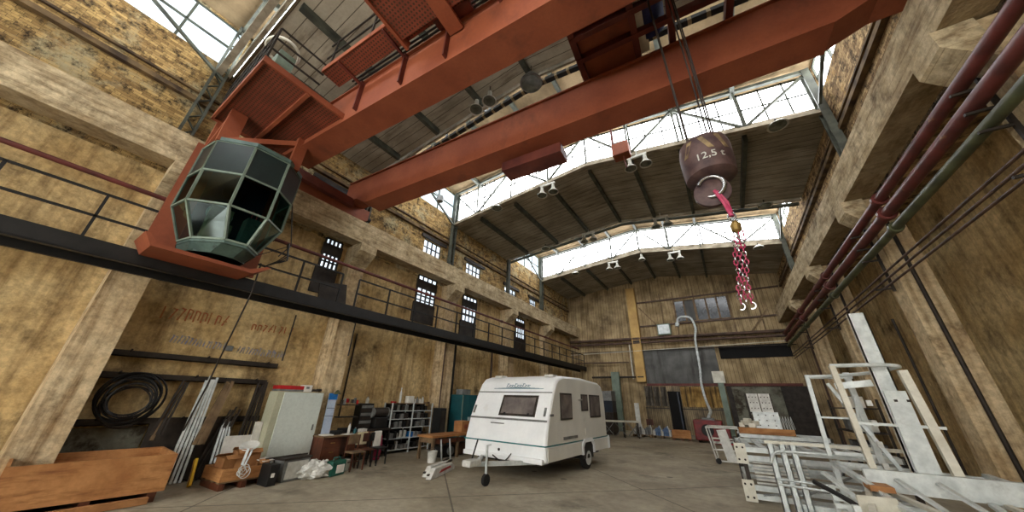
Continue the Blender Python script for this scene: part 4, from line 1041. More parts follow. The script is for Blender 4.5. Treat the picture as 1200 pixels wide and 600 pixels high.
# emblem: long swoosh with script above
lg = MB()
for k in range(12):
    x0 = -2.2+k*.155; h = .012+.03*math.sin(PI*(k+.5)/12)
    z = 2.21; y = cvy(z)-.014; y2 = cvy(z+h)-.014
    lg.add([(x0,y,z),(x0+.155,y,z),(x0+.155,y2,z+h),(x0,y2,z+h)],[(0,1,2,3)])
lo_ = lg.build('emblem', M['logo'], cv); lo_.modifiers.new('s','SOLIDIFY').thickness = .004
lg = MB(); rr = random.Random(5)
for k in range(9):
    x = -1.72+k*.1; z0 = 2.265; z1 = z0+(.06 if k%3 else .1); 
    lg.bar((x,cvy(z0)-.016,z0),(x+.03,cvy(z1)-.016,z1),.022,.004,up=(0,1,0)); lg.bar((x,cvy(z1)-.016,z1),(x+.08,cvy(z1)-.016,z1-.01),.004,.016)
    lg.bar((x+.03,cvy(z0)-.016,z0),(x+.09,cvy(z0)-.016,z0+.005),.004,.014)
lg.build('emblem_script', M['logo'], lo_)
b = MB(); y=cvy(1.27)-.01; b.box((-1.95,y-.005,1.25),(-1.45,y+.02,1.275)); b.build('model_badge', M['grey'], cv)
# side windows
for (y0,y1,z0,z1) in ((.85,1.6,1.4,2.12),(2.3,2.8,1.62,2.12),(2.95,3.85,1.42,2.12)):
    b = MB(); b.box((.005,y0,z0),(.03,y1,z1)); w = b.build('side_window', M['steel_dark'], cv, bevel=.008)
    b = MB(); b.box((.028,y0+.05,z0+.05),(.038,y1-.05,z1-.05)); b.build('window_pane', M['glass_dark'], w)
    b = MB(); b.box((-W-.03,y0,z0),(-W-.005,y1,z1)); w = b.build('side_window', M['steel_dark'], cv, bevel=.008)
for (y0,y1,z0,z1) in ((2.45,2.75,1.34,1.52),(2.5,2.8,.94,1.14),(1.0,1.9,.9,.97),(.25,.45,1.5,1.56)):
    b = MB(); b.box((.005,y0,z0),(.022,y1,z1)); b.build('side_vent', M['white_side' if z1-z0 > .1 else 'grey'], cv)
b = MB(); b.tube([(.02,2.1,1.95),(.02,2.35,1.95)],.02,8); b.build('awning_light', M['lampwhite'], cv)
# wheels & arches
for x in (-.1,-W+.1):
    b = MB(); b.lathe([(.1,-.09),(.26,-.09),(.31,-.06),(.31,.06),(.26,.09),(.1,.09)],(x,2.65,.31),28,'X'); w = b.build('wheel', M['rubber'], cv, smooth=True)
    b = MB(); s = 1 if x > -1 else -1; b.lathe([(.02,.0),(.18,.02),(.2,.0),(.2,-.03)] if s>0 else [(.02,.0),(.18,-.02),(.2,.0),(.2,.03)],(x+s*.095,2.65,.31),20,'X'); b.build('wheel_rim', M['galv'], w, smooth=True)
b = MB(); b.prism([(2.18,.42),(2.28,.42),(2.28,.62),(2.4,.74),(2.9,.74),(3.02,.62),(3.02,.42),(3.12,.42),(3.12,.68),(2.96,.84),(2.34,.84),(2.18,.68)],'X',-.02,.04); b.build('wheel_arch', M['white'], cv)
b = MB(); b.prism([(2.28,.3),(3.02,.3),(3.02,.62),(2.9,.74),(2.4,.74),(2.28,.62)],'X',-.3,.006); b.build('wheel_well', M['black'], cv)
# chassis, A frame
b = MB(); b.box((-W+.3,.3,.3),(-.3,4.2,.42)); b.build('chassis', M['steel_dark'], cv)
hitch = (-1.2,-1.35)
for x in (-W+.55,-.5):
    b = MB(); b.bar((x,.3,.38),(hitch[0],hitch[1],.45),.07,.1); b.build('drawbar', M['galv'], cv)
b = MB(); b.box((hitch[0]-.13,hitch[1]-.32,.42),(hitch[0]+.13,hitch[1]+.1,.56)); b.build('coupling_head', M['white_plain'], cv, bevel=.03)
b = MB(); b.tube([(hitch[0]+.2,hitch[1]+.2,.16),(hitch[0]+.2,hitch[1]+.2,.85)],.03,10); b.tube([(hitch[0]+.2,hitch[1]+.2,.85),(hitch[0]+.32,hitch[1]+.2,.87)],.015,6); j = b.build('jockey_post', M['galv'], cv)
b = MB(); b.lathe([(.03,-.04),(.12,-.04),(.13,0),(.12,.04),(.03,.04)],(hitch[0]+.2,hitch[1]+.2,.13),18,'X'); b.build('jockey_wheel', M['rubber'], j, smooth=True)
b = MB(); b.tube([(hitch[0]-.1,hitch[1]+.0,.55),(hitch[0]-.12,hitch[1]+.2,.95)],.02,8); b.build('handbrake_lever', M['black'], cv)
b = MB(); b.tube(smooth_path([(hitch[0]+.1,.1,.6),(hitch[0]+.15,-.4,.42),(hitch[0]+.1,-.8,.6)],5),.015,6); b.build('lighting_cable', M['black'], cv)
b = MB(); b.box((-W+.05,-.1,.4),(-.05,.25,.52)); b.build('front_skirt', M['white'], cv, bevel=.03)
b = MB(); b.lathe([(.01,0),(.035,0),(.035,-.02),(.01,-.02)],(-1.5,-.02,.62),12,'Y'); b.build('front_lock', M['black'], cv)
for x in (-W+.4,-.5):
    b = MB(); b.bar((x,4.0,.34),(x,3.5,.28),.05,.05); b.build('corner_steady', M['galv'], cv)
b = MB(); b.box((-W,4.36,.42),(.03,4.52,.82)); b.build('rear_bumper', M['white'], cv, bevel=.03)
for (x,y) in ((-.35,1.0),(-2.3,1.0)):
    b = MB(); b.cb((x,y,2.6),(.3,.3,.07)); b.build('roof_vent', M['white_plain'], cv, bevel=.015)
b = MB(); b.box((-1.9,2.0,2.6),(-1.2,2.6,2.68)); b.build('roof_hatch', M['white_plain'], cv, bevel=.02)

exec_right = True
# ------------------------------------------------------------------ left floor clutter
# big crate
t = thing('wooden_crate','large open plywood crate on a skid at the left edge of the hall floor','crate',(-10.0,1.75,0),math.radians(-4))
z0 = .16; z1 = .76; w = .04
for nm,lo,hi in (('side_board',(.42,-1.0,z0),(.46,.95,z1)),('side_board',(-.98,-1.0,z0),(-.94,.95,z1)),('end_board',(-.94,.91,z0),(.42,.95,z1)),('end_board',(-.94,-1.0,z0),(.42,-.96,z1)),('bottom_board',(-.94,-.96,z0),(.42,.91,z0+.03))):
    b = MB(); b.box(lo,hi); b.build(nm, M['wood'], t)
for y in (-.85,0,.8):
    b = MB(); b.box((-.96,y-.06,.0),(.44,y+.06,.16)); b.build('skid', M['wood_dk'], t)
b = MB(); b.cb((.6,-.2,.06),(.12,1.9,.1),rz=.06); tag_ = b.build('loose_plank', M['card'], t)
# yellow level
t = thing('yellow_spirit_level','bright yellow box profile leaning beside the pallet of cartons','spirit level',(-10.28,3.28,0))
b = MB(); b.bar((0,0,.02),(-.22,.02,.5),.11,.05,up=(0,1,0)); b.build('level_body', M['yellow'], t, bevel=.008)
for dy in (-.035,.0,.035):
    b = MB(); b.bar((.03,dy,.05),(-.17,dy,.47),.006,.008,up=(0,1,0)); b.build('ridge', M['wood_dk'], t)
# pallet box
t = thing('pallet_box','wooden pallet box full of torn cartons left of the grey cabinet','pallet box',(-9.95,3.85,0),math.radians(2))
for y in (-.3,.1,.52):
    b = MB(); b.box((-.45,y-.05,0),(.5,y+.05,.12)); b.build('skid', M['wood_dk'], t)
for x in (-.4,-.15,.1,.38):
    b = MB(); b.box((x-.06,-.36,.12),(x+.06,.58,.145)); b.build('deck_board', M['wood_grey'], t)
for lo,hi in (((.42,-.36,.15),(.46,.58,.38)),((-.45,-.36,.15),(-.41,.58,.38)),((-.41,-.36,.15),(.42,-.32,.38)),((-.41,.54,.15),(.42,.58,.38))):
    b = MB(); b.box(lo,hi); b.build('side_board', M['wood'], t)
def carton(x,y,z,s,rz,label,mat='card',flap=True):
    t = thing('cardboard_box',label,'box',(x,y,z),rz)
    a,b_,c = s; m = MB()
    m.box((-a/2,-b_/2,0),(a/2,b_/2,.01)); m.box((-a/2,-b_/2,0),(-a/2+.01,b_/2,c)); m.box((a/2-.01,-b_/2,0),(a/2,b_/2,c)); m.box((-a/2,-b_/2,0),(a/2,-b_/2+.01,c)); m.box((-a/2,b_/2-.01,0),(a/2,b_/2,c))
    m.build('carton_body', M[mat], t)
    if flap:
        for s_ in (-1,1):
            m = MB(); m.cb((s_*(a/2+.05),0,c+.02),(.14,b_,.008),ry=s_*.5); m.build('flap', M[mat], t)
    return t
carton(-9.95,3.72,.15,(.36,.32,.4),.1,'brown open carton at the left of the pallet box')
carton(-9.98,4.06,.15,(.5,.45,.5),-.15,'taller brown open carton in the middle of the pallet box')
carton(-9.72,4.3,.15,(.24,.2,.28),.0,'small brown carton at the right of the pallet box')
t = thing('lamp_reflector','white dished reflector lying on the middle carton','reflector',(-9.85,4.02,.7))
b = MB(); b.lathe([(.04,.0),(.15,.02),(.2,.07),(.19,.08),(.14,.04),(.02,.015)],(0,0,0),20); o = b.build('dish', M['white_plain'], t, smooth=True); o.rotation_euler = (.25,.35,0)
t = thing('cable_bundle','white wire loops hanging over the front of the pallet box','cable',(-9.42,3.8,.3))
for k in range(5):
    b = MB(); r0 = .05+.012*k
    b.tube([(.02+.012*k,.02*k+r0*math.cos(q),.0+.06*(k%2)+r0*1.1*math.sin(q)) for q in [2*PI*i/18 for i in range(18)]],.008,5,closed=True); b.build('wire_loop', M['white_plain'], t, smooth=True)
b = MB(); b.bar((-.1,.05,.12),(-.22,.12,.42),.05,.03); b.bar((-.05,.08,.1),(-.2,.2,.38),.03,.03); b.build('tied_ends', M['galv'], t)
t = thing('paper_sheet','white card lying on the front right corner of the pallet box','card',(-9.7,4.35,.46))
b = MB(); b.cb((0,0,0),(.35,.3,.012),rz=.3,ry=.1); b.build('sheet', M['paper'], t)
t = thing('board_offcut','white board offcut standing behind the cartons','board',(-10.75,4.1,0))
b = MB(); b.cb((0,0,.45),(.03,.6,.9),ry=-.1); b.build('board_face', M['paper'], t)
t = thing('board_offcut','tall white board strip beside the grey cabinet','board',(-10.75,4.45,0))
b = MB(); b.cb((0,0,.6),(.03,.18,1.2),ry=-.08); b.build('board_face', M['paper'], t)

# tall cabinet (pale grey)
t = thing('tall_cabinet','tall pale grey metal cabinet with a red box on top','cabinet',(-10.7,5.22,0))
b = MB(); b.box((-.3,-.66,.0),(.2,.6,1.95)); b.build('cabinet_body', M['cab_cream'], t, bevel=.01)
b = MB(); b.box((.2,-.5,.06),(.225,.6,1.93)); b.build('cabinet_door', M['cab_grey'], t, bevel=.004)
b = MB(); b.box((.225,.48,.95),(.25,.51,1.1)); b.build('door_handle', M['grey'], t)
t = thing('tool_case','flat bright red case lying on top of the grey cabinet','case',(-10.8,4.95,1.96))
b = MB(); b.box((-.25,-.33,0),(.22,.3,.05)); b.build('case_base', M['grey'], t); b = MB(); b.box((-.25,-.33,.05),(.22,.3,.15)); b.build('case_lid', M['red'], t, bevel=.01)
t = thing('carton_stack','white label box on top of the grey cabinet','box',(-10.7,5.35,1.96))
b = MB(); b.box((-.12,-.1,0),(.12,.13,.18)); b.build('box_body', M['paper'], t); b = MB(); b.box((.12,-.04,.08),(.123,.05,.14)); b.build('printed_mark', M['grey'], t)
t = thing('tool_heap','dark odds and ends on the right of the grey cabinet top','tools',(-10.7,5.65,1.96))
for k in range(4):
    b = MB(); b.cb((-.05+.03*k,-.12+.07*k,.03+.01*k),(.2,.06,.05),rz=k*.7); b.build('tool', M['steel_dark'], t)
# grey cases in front
t = thing('tool_case','black hard case standing at the left of the grey boxes','case',(-9.3,4.35,0),math.radians(4))
b = MB(); b.box((-.2,-.1,0),(.2,.1,.42)); b.build('case_body', M['black'], t, bevel=.02); b = MB(); b.box((.2,-.05,.17),(.21,.02,.25)); b.build('label', M['paper'], t)
b = MB(); b.tube([(.0,-.06,.42),(.0,-.05,.47),(.0,.05,.47),(.0,.06,.42)],.012,6); b.build('carry_handle', M['black'], t)
t = thing('storage_bin','light grey plastic bin with black lid in front of the grey cabinet','bin',(-9.5,4.9,0),math.radians(10))
b = MB(); b.prism([(-.3,0),(.3,0),(.34,.44),(-.34,.44)],'X',-.2,.2); b.build('bin_body', M['grey'], t, bevel=.01)
b = MB(); b.box((-.23,-.36,.44),(.23,.36,.49)); b.build('bin_lid', M['steel_dark'], t, bevel=.01)
b = MB(); b.box((.2,-.25,.05),(.215,.29,.4)); b.build('front_panel', M['lampwhite'], t)
t = thing('steel_rod','thin dark rod lying across the grey bin','rod',(-9.42,4.75,.505))
b = MB(); b.tube([(0,-.5,0),(0,.45,.02)],.015,6); b.build('rod_body', M['steel_dark'], t)
# plastic bag
t = thing('plastic_bag','crumpled white plastic bag on the floor right of the grey bin','bag',(-9.25,5.4,0))
bm_ = bmesh.new(); bmesh.ops.create_icosphere(bm_, subdivisions=4, radius=1)
rr = random.Random(2)
from mathutils import noise
for v in bm_.verts:
    n_ = noise.noise(v.co*2.4)*.35+noise.noise(v.co*6)*.18
    v.co = Vector((v.co.x*.3*(1+n_), v.co.y*.38*(1+n_), max(-.14, v.co.z*.21*(1+n_*1.3))+.14))
me = bpy.data.meshes.new('bag_body'); bm_.to_mesh(me); bm_.free(); me.materials.append(M['white_plain']); o = bpy.data.objects.new('bag_body', me); C.objects.link(o); o.parent = t
b = MB(); b.tube([(.05,.1,.26),(.0,.15,.36),(-.05,.1,.27)],.018,6); b.build('bag_knot', M['white_plain'], t)
# green canister
t = thing('jerrycan','green plastic jerrycan with white label beside the white bag','canister',(-9.12,5.85,0),math.radians(12))
b = MB(); b.box((-.12,-.22,0),(.12,.22,.34)); b.build('can_body', M['green'], t, bevel=.035)
b = MB(); b.box((.12,-.08,.06),(.126,.17,.24)); b.build('label', M['paper'], t)
b = MB(); b.tube([(0,-.12,.34),(0,-.1,.4),(0,.08,.4),(0,.1,.34)],.02,8); b.build('can_handle', M['green'], t)
b = MB(); b.lathe([(.01,.34),(.035,.34),(.035,.39),(.01,.39)],(0,.17,0),12); b.build('screw_cap', M['black'], t)

# desk
t = thing('wooden_desk','dark brown wooden desk cluttered with papers against the left wall','desk',(-10.3,6.75,0))
b = MB(); b.box((-.35,-.95,.78),(.4,.85,.82)); b.build('desktop', M['wood_grey'], t, bevel=.005)
b = MB(); b.box((-.3,-.9,.0),(.34,-.35,.78)); b.build('pedestal', M['wood_dk'], t)
for k in range(3):
    b = MB(); b.box((.34,-.86,.08+.23*k),(.355,-.39,.28+.23*k)); d = b.build('drawer', M['wood_dk'], t); b = MB(); b.box((.355,-.68,.17+.23*k),(.375,-.56,.19+.23*k)); b.build('drawer_handle', M['brass'], d)
b = MB(); b.box((.22,-.35,.3),(.25,.8,.78)); b.build('modesty_panel', M['wood_dk'], t)
for y in (.8,):
    for x in (-.3,.32):
        b = MB(); b.box((x-.03,y-.03,0),(x+.03,y+.03,.78)); b.build('leg', M['wood_dk'], t)
def item(name,label,cat,x,y,z,build,rz=0,group=None):
    t = thing(name,label,cat,(x,y,z),rz,group); build(t); return t
def f_box(s,mat,lidmat=None,nm='box_body'):
    def g(t):
        MB().box((-s[0]/2,-s[1]/2,0),(s[0]/2,s[1]/2,s[2])).build(nm, M[mat], t, bevel=.006)
        if lidmat: MB().box((-s[0]/2-.005,-s[1]/2-.005,s[2]),(s[0]/2+.005,s[1]/2+.005,s[2]+.02)).build('lid', M[lidmat], t)
    return g
def f_bottle(h,r,mat,cap):
    def g(t):
        MB().lathe([(.01,0),(r,0),(r,h*.65),(r*.4,h*.8),(r*.4,h*.9)],(0,0,0),12).build('bottle_body', M[mat], t, smooth=True)
        MB().lathe([(.01,h*.9),(r*.5,h*.9),(r*.5,h),(.01,h)],(0,0,0),10).build('cap', M[cap], t)
    return g
item('paper_pile','stack of white papers at the left end of the desk','papers',-10.15,6.0,.822,f_box((.3,.28,.03),'paper',nm='sheets'))
item('paper_pile','loose white sheet near the front edge of the desk','papers',-10.05,6.6,.822,f_box((.25,.3,.01),'paper',nm='sheets'),.3)
item('cloth_heap','dark crumpled work glove heap on the desk','gloves',-10.25,6.35,.822,f_box((.25,.26,.1),'black',nm='glove'))
item('spray_bottle','white spray bottle standing mid desk','bottle',-10.2,6.72,.822,f_bottle(.3,.04,'white_plain','grey'))
item('tin_can','teal tin on the desk right of the spray bottle','tin',-10.15,6.9,.822,f_bottle(.16,.05,'tealcab','grey'))
item('tool_case','small black case at the back of the desk','case',-10.5,6.75,.822,f_box((.2,.35,.14),'black'))
item('red_pliers','orange-handled tool on the right end of the desk','tool',-10.1,7.25,.822,f_box((.16,.22,.03),'orange',nm='handles'),.5)
item('cardboard_box','small white carton on the right end of the desk','box',-10.35,7.3,.822,f_box((.2,.2,.1),'paper'))
# poster/banner leaning on pillar
t = thing('display_banner','narrow pale banner with a bright blue top leaning on the pillar','banner',(-10.6,6.2,.83))
b = MB(); b.cb((.0,0,.52),(.02,.26,1.06),ry=-.04); b.build('banner_sheet', M['paleblue'], t)
b = MB(); b.cb((.005,0,1.02),(.022,.27,.18),ry=-.04); b.build('blue_header', M['blue'], t)
for k in range(3):
    b = MB(); b.cb((.012,0,.25+.22*k),(.01,.24,.012)); b.build('printed_line', M['navy'], t)
# shelf of junk on pillar
t = thing('wall_tool_rack','dark cluttered tool rack on the pillar right of the banner','tool rack',(-10.6,6.75,1.4),world=True)
b = MB(); b.box((-10.72,6.45,1.25),(-10.45,7.1,1.28)); b.box((-10.72,6.45,1.6),(-10.5,7.1,1.63)); b.build('rack_shelf', M['steel_dark'], t)
for k in range(7):
    b = MB(); b.cb((-10.55,6.5+.09*k,1.7+.02*(k%3)),(.08,.05,.12+.05*(k%2)),rz=k); b.build('stored_tool', M[['steel_dark','grey','red','wood_grey'][k%4]], t)
t = thing('desk_lamp','dark green clip lamp on top of the banner','lamp',(-10.5,6.25,1.92))
MB().lathe([(.02,.12),(.05,.1),(.11,.0),(.1,.0),(.03,.08)],(0,0,0),14).build('lamp_shade', M['pipe_green'], t, smooth=True); MB().tube([(0,0,.1),(-.1,.05,.02)],.012,6).build('arm', M['black'], t)

# chairs by the desk
def mkchair(label, x, y, rz, seatm, legm, backcloth=None, cl_lab=None):
    t = thing('chair', label, 'chair', (x,y,0), rz)
    MB().box((-.21,-.2,.42),(.21,.2,.46)).build('seat', M[seatm], t, bevel=.01)
    for sx_ in (-1,1):
        MB().bar((sx_*.19,-.18,0),(sx_*.18,-.17,.42),.03,.03).build('leg', M[legm], t)
        MB().bar((sx_*.19,.2,0),(sx_*.18,.18,.85),.03,.03).build('leg', M[legm], t)
    MB().box((-.19,.17,.62),(.19,.2,.85)).build('backrest', M[seatm], t, bevel=.008)
    MB().bar((-.18,0,.2),(.18,0,.2),.02,.02).build('stretcher', M[legm], t)
    return t
mkchair('dark wooden chair with brown seat beside the green jerrycan',-9.35,6.5,PI*.5,'wood_grey','wood_dk')
mkchair('dark chair with cream towel over its back',-9.6,6.95,PI*.45,'wood_dk','black')
mkchair('black framed chair with pink and white cloth, right of the towel chair',-9.6,7.45,PI*.55,'black','black')
t = thing('towel','cream towel draped over a chair back','towel',(-9.8,6.95,.6)); MB().box((-.03,-.17,-.05),(.03,.17,.28)).build('towel_fold', M['cloth'], t, bevel=.02)
t = thing('towel','pinkish white cloth draped over the right chair','cloth',(-9.79,7.48,.55)); MB().box((-.035,-.12,-.1),(.035,.14,.33)).build('cloth_fold', M['paper'], t, bevel=.02)
t = thing('cloth_sack','magenta sack hanging behind the right chair','sack',(-10.2,7.85,.0)); MB().lathe([(.02,0),(.14,.03),(.16,.4),(.12,.7),(.03,.76)],(0,0,0),12).build('sack_body', M['magenta'], t, smooth=True)
t = thing('paint_bucket','grey white bucket under the dark wooden chair','bucket',(-9.5,6.35,0)); MB().lathe([(.01,0),(.11,0),(.14,.26),(.13,.26),(.1,.01)],(0,0,0),16).build('bucket_body', M['lampwhite'], t, smooth=True)
# drawer bench (dark machine)
t = thing('drawer_unit','black workshop bench with small parts drawers left of the metal shelving','drawer unit',(-10.9,8.1,0))
MB().box((-.4,-.85,.8),(.35,.5,.86)).build('bench_top', M['steel_dark'], t)
for y in (-.8,.45):
    for x in (-.35,.3): MB().box((x-.03,y-.03,0),(x+.03,y+.03,.8)).build('leg', M['black'], t)
MB().box((-.35,-.75,.3),(.3,.4,.34)).build('lower_shelf', M['black'], t)
MB().box((-.4,-.6,.86),(-.05,-.1,1.65)).build('drawer_case', M['black'], t)
for k in range(6):
    MB().box((-.05,-.57,.9+.12*k),(-.03,-.13,.99+.12*k)).build('drawer', M['grey' if k%2 else 'steel_dark'], t)
t = thing('bench_grinder','dark machine tool on the bench beside the small drawers','machine tool',(-10.95,8.3,.86))
MB().box((-.2,-.28,0),(.2,.25,.35)).build('machine_base', M['black'], t, bevel=.03)
MB().tube([(0,-.3,.5),(0,.28,.5)],.16,16).build('motor_body', M['steel_dark'], t, smooth=True)
for y in (-.33,.3): MB().lathe([(.02,-.03),(.17,-.03),(.17,.03),(.02,.03)],(0,y,.5),18,'Y').build('grinding_wheel', M['grey'], t)
item('tin_can','grey tin on top of the small parts drawers','tin',-11.1,7.8,1.651,f_bottle(.22,.06,'lampwhite','grey'))
# metal shelving
t = thing('metal_shelving','two-bay grey metal shelving unit against the left wall','shelving',(-11.0,9.7,0))
for y in (-1.02,0,1.02):
    for x in (-.22,.22): MB().box((x-.02,y-.02,0),(x+.02,y+.02,1.68)).build('upright', M['galv'], t)
SZ = [.12,.48,.83,1.12,1.4,1.66]
for z in SZ: MB().box((-.22,-1.02,z-.015),(.22,1.02,z+.01)).build('shelf', M['galv' if z < 1.6 else 'wood_grey'], t)
MB().box((-.24,-1.02,.1),(-.22,1.02,1.66)).build('back_panel', M['black'], t)
kinds = [('storage_bin','blue','box'),('paint_can','lampwhite','can'),('parts_box','steel_dark','box'),('paint_can','navy','can'),('parts_box','grey','box'),('storage_bin','black','box'),('jar','white_plain','can')]
colw = {'blue':'blue','lampwhite':'pale','steel_dark':'dark','navy':'navy','grey':'grey','black':'black','white_plain':'white','card':'brown','yellow':'yellow','red':'red'}
shelfw = ['bottom shelf','second shelf from the floor','third shelf from the floor','fourth shelf from the floor','fifth shelf from the floor']
rr = random.Random(21); usedl = {}
for si in range(5):
    y = -.92
    while y < .9:
        nm, mt, ty = rr.choice(kinds if si < 2 else kinds[2:6:3]+[kinds[4]]) if si < 2 else rr.choice([('parts_box','steel_dark','box'),('parts_box','black','box'),('parts_box','grey','box')])
        wdt = rr.uniform(.12,.22) if ty == 'box' else .14
        if y+wdt > 1.0 or (y < 0 < y+wdt): y = .06 if y < .02 and y+wdt > 0 else 2; 
        if y > 1: break
        h = min(rr.uniform(.12,.24), SZ[si+1]-SZ[si]-.06)
        o = (MB().box((-.12,-wdt/2+.01,0),(.16,wdt/2-.01,h)) if ty == 'box' else MB().lathe([(.01,0),(.06,0),(.06,h),(.05,h+.01),(.01,h+.01)],(0,0,0),12)).build(nm, M[mt])
        if ty == 'box':
            pass
        o.location = (-10.98, 9.7+y+wdt/2, SZ[si]+.011)
        bay = 'left' if y < 0 else 'right'
        lab = '%s %s in the %s bay of the shelving, %s' % (colw[mt], nm.replace('_',' '), bay, shelfw[si])
        tag(o, lab, nm.split('_')[-1], '%s %ss, %s bay, %s' % (colw[mt], nm.replace('_',' '), bay, shelfw[si]))
        y += wdt+rr.uniform(.01,.08)
# items on shelf top
def on_top(name,label,cat,y,fn,x=-10.98): item(name,label,cat,x,y,1.671,fn)
on_top('paper_roll','tall white paper roll standing on the shelving top','roll',9.15,f_bottle(.55,.045,'white_plain','white_plain'))
on_top('paint_can','red tin at the left end of the shelving top','tin',8.85,f_box((.15,.16,.06),'red',nm='tin_body'))
on_top('fittings_box','white box of fittings mid shelving top','box',9.62,f_box((.2,.28,.26),'paper'))
on_top('glass_jar','first teal-lidded jar on the shelving top','jar',9.9,f_bottle(.2,.05,'white_plain','tealcab'))
on_top('glass_jar','second jar on the shelving top, dark lid','jar',10.03,f_bottle(.24,.05,'grey','black'))
on_top('glass_jar','third jar on the shelving top, green lid','jar',10.17,f_bottle(.2,.05,'white_plain','green'))
on_top('glass_jar','rightmost jar on the shelving top, grey lid','jar',10.32,f_bottle(.26,.055,'lampwhite','grey'))
on_top('tool_roll','flat wooden strip with tools on the shelving right end','tools',10.55,f_box((.2,.2,.06),'wood_grey',nm='strip'))
# teal cabinets
for i,(y,l,mt) in enumerate(((12.35,'tall petrol blue steel cupboard left of the caravan','tealcab'),(13.4,'tall dark blue steel cupboard partly hidden by the caravan','blue_dk'))):
    t = thing('steel_cupboard', l, 'cupboard', (-10.4,y,0))
    MB().box((-.4,-.5,.0),(.28,.5,2.05)).build('cupboard_body', M[mt], t, bevel=.01)
    for s in (-1,1):
        d = MB().box((.28,.02*s if s>0 else -.48,.1),(.3,.48 if s>0 else -.02,2.0)).build('door', M[mt], t); MB().box((.3,.05*s-.01,1.0),(.32,.05*s+.01,1.15)).build('door_handle', M['galv'], d)
    MB().box((.28,-.49,.08),(.31,-.46,2.03)).build('edge_strip', M['teal_lt'], t)
t = thing('tool_chest','dark box on top of the petrol blue cupboard','box',(-10.5,12.3,2.06)); MB().box((-.2,-.25,0),(.2,.3,.22)).build('chest_body', M['grey'], t, bevel=.01)
t = thing('machine_cabinet','black upright gas bottle cage between shelving and pillar','cage',(-10.44,10.88,0)); MB().box((-.25,-.16,0),(.2,.16,1.5)).build('cage_body', M['black'], t)
MB().box((.2,-.12,.1),(.22,.12,1.4)).build('cage_door', M['steel_dark'], t)
# wooden table w/ boxes, bucket
t = thing('workshop_table','long rough wooden work table left of the caravan','table',(-9.0,10.0,0),math.radians(-4))
MB().box((-.4,-1.15,.66),(.4,1.35,.72)).build('tabletop', M['wood'], t)
for y in (-1.05,.1,1.25):
    for x in (-.33,.33): MB().box((x-.04,y-.04,0),(x+.04,y+.04,.66)).build('leg', M['wood_grey'], t)
for y in (-1.05,1.25): MB().box((-.33,y-.02,.5),(.33,y+.02,.64)).build('cross_rail', M['wood_grey'], t)
MB().box((.33,-1.0,.48),(.37,1.2,.62)).build('apron', M['wood_dk'], t)
for y in (-.75,-.35): MB().bar((.5,y,0),(.38,y,.6),.035,.035).build('steel_prop', M['galv'], t)
item('cardboard_box','brown carton with red print on the work table','box',-9.1,10.75,.72,lambda t:(f_box((.4,.45,.38),'card')(t),MB().box((.2,-.08,.12),(.205,.1,.26)).build('printed_mark',M['orange'],t)))
item('paint_can','white pot beside the carton on the work table','can',-8.95,11.15,.72,f_bottle(.28,.07,'white_plain','grey'))
item('plastic_bucket','white plastic bucket with handle on the floor before the work table','bucket',-8.55,8.75,0,lambda t:(MB().lathe([(.01,0),(.13,0),(.16,.3),(.17,.32),(.15,.32),(.12,.01)],(0,0,0),18).build('bucket_body',M['white_plain'],t,smooth=True),MB().tube([(0,.16*math.cos(q),.3+.1*math.sin(q)) for q in [PI*i/10 for i in range(11)]],.006,5).build('bucket_handle',M['grey'],t)))
item('machine_part','dark gearbox under the work table','machine part',-9.1,9.9,0,lambda t:(MB().box((-.25,-.35,0),(.25,.3,.35)).build('gearbox_body',M['black'],t,bevel=.04),MB().lathe([(.02,-.05),(.14,-.05),(.14,.05),(.02,.05)],(.28,0,.2),16,'X').build('flange',M['grey'],t)))
item('machine_part','red grey motor under the right end of the work table','machine part',-9.1,10.7,0,lambda t:(MB().box((-.2,-.3,0),(.2,.25,.4)).build('motor_body',M['wood_dk'],t,bevel=.04),MB().tube([(0,0,.4),(0,0,.52)],.06,10).build('shaft',M['grey'],t)))
# fenders / bumper pieces on the floor
for i,(x,y,rz,mt,l) in enumerate(((-7.15,7.75,.35,'white_plain','white plastic bumper with a red stripe lying on the floor before the caravan'),(-7.43,7.9,.34,'white_plain','second white bumper piece with dark inner edge, behind the striped one'))):
    t = thing('bumper_panel', l, 'bumper', (x,y,0), rz)
    poly = [(-.85,.02),(-.6,.22),(.5,.2),(.8,.06),(.75,.0),(-.8,.0)]
    MB().prism([(u,v) for u,v in poly],'X',-.06,.08).build('bumper_skin', M[mt], t, bevel=.01)
    MB().prism([(-.35,.08),(.45,.09),(.4,.14),(-.2,.14)],'X',.08,.09).build('red_stripe' if i == 0 else 'dark_stripe', M['red' if i == 0 else 'black'], t)
    MB().bar((-.03,-.8,.1),(-.03,.75,.22),.06,.03).build('mounting_strip', M['steel_dark'], t)

# ------------------------------------------------------------------ RIGHT: galvanised frames
def plate(mb, c, s): mb.cb(c, s)
def holes(t, pts, n=(0,-1,0), r=.02):
    for p in pts: pass
t = thing('galvanised_rack','low galvanised steel rack stacked in front, with bolted corner plates','steel rack',(-.05,9.95,0),math.radians(3))
for z in (.12,.28,.84,1.0):
    MB().box((.05,.0,z-.05),(2.6,.07,z+.05)).build('front_beam', M['galv'], t)
    MB().box((.0,.05,z-.05),(.07,2.6,z+.05)).build('side_beam', M['galv'], t)
    MB().box((2.55,.05,z-.05),(2.62,2.6,z+.05)).build('side_beam', M['galv'], t)
    MB().box((.05,2.55,z-.05),(2.6,2.62,z+.05)).build('rear_beam', M['galv'], t)
for (x,y) in ((0,0),(2.6,0),(0,2.6),(2.6,2.6)):
    MB().box((x-.03,y+.0,0.02),(x+.05,y+.08,1.08)).build('upright', M['steel_dark'], t)
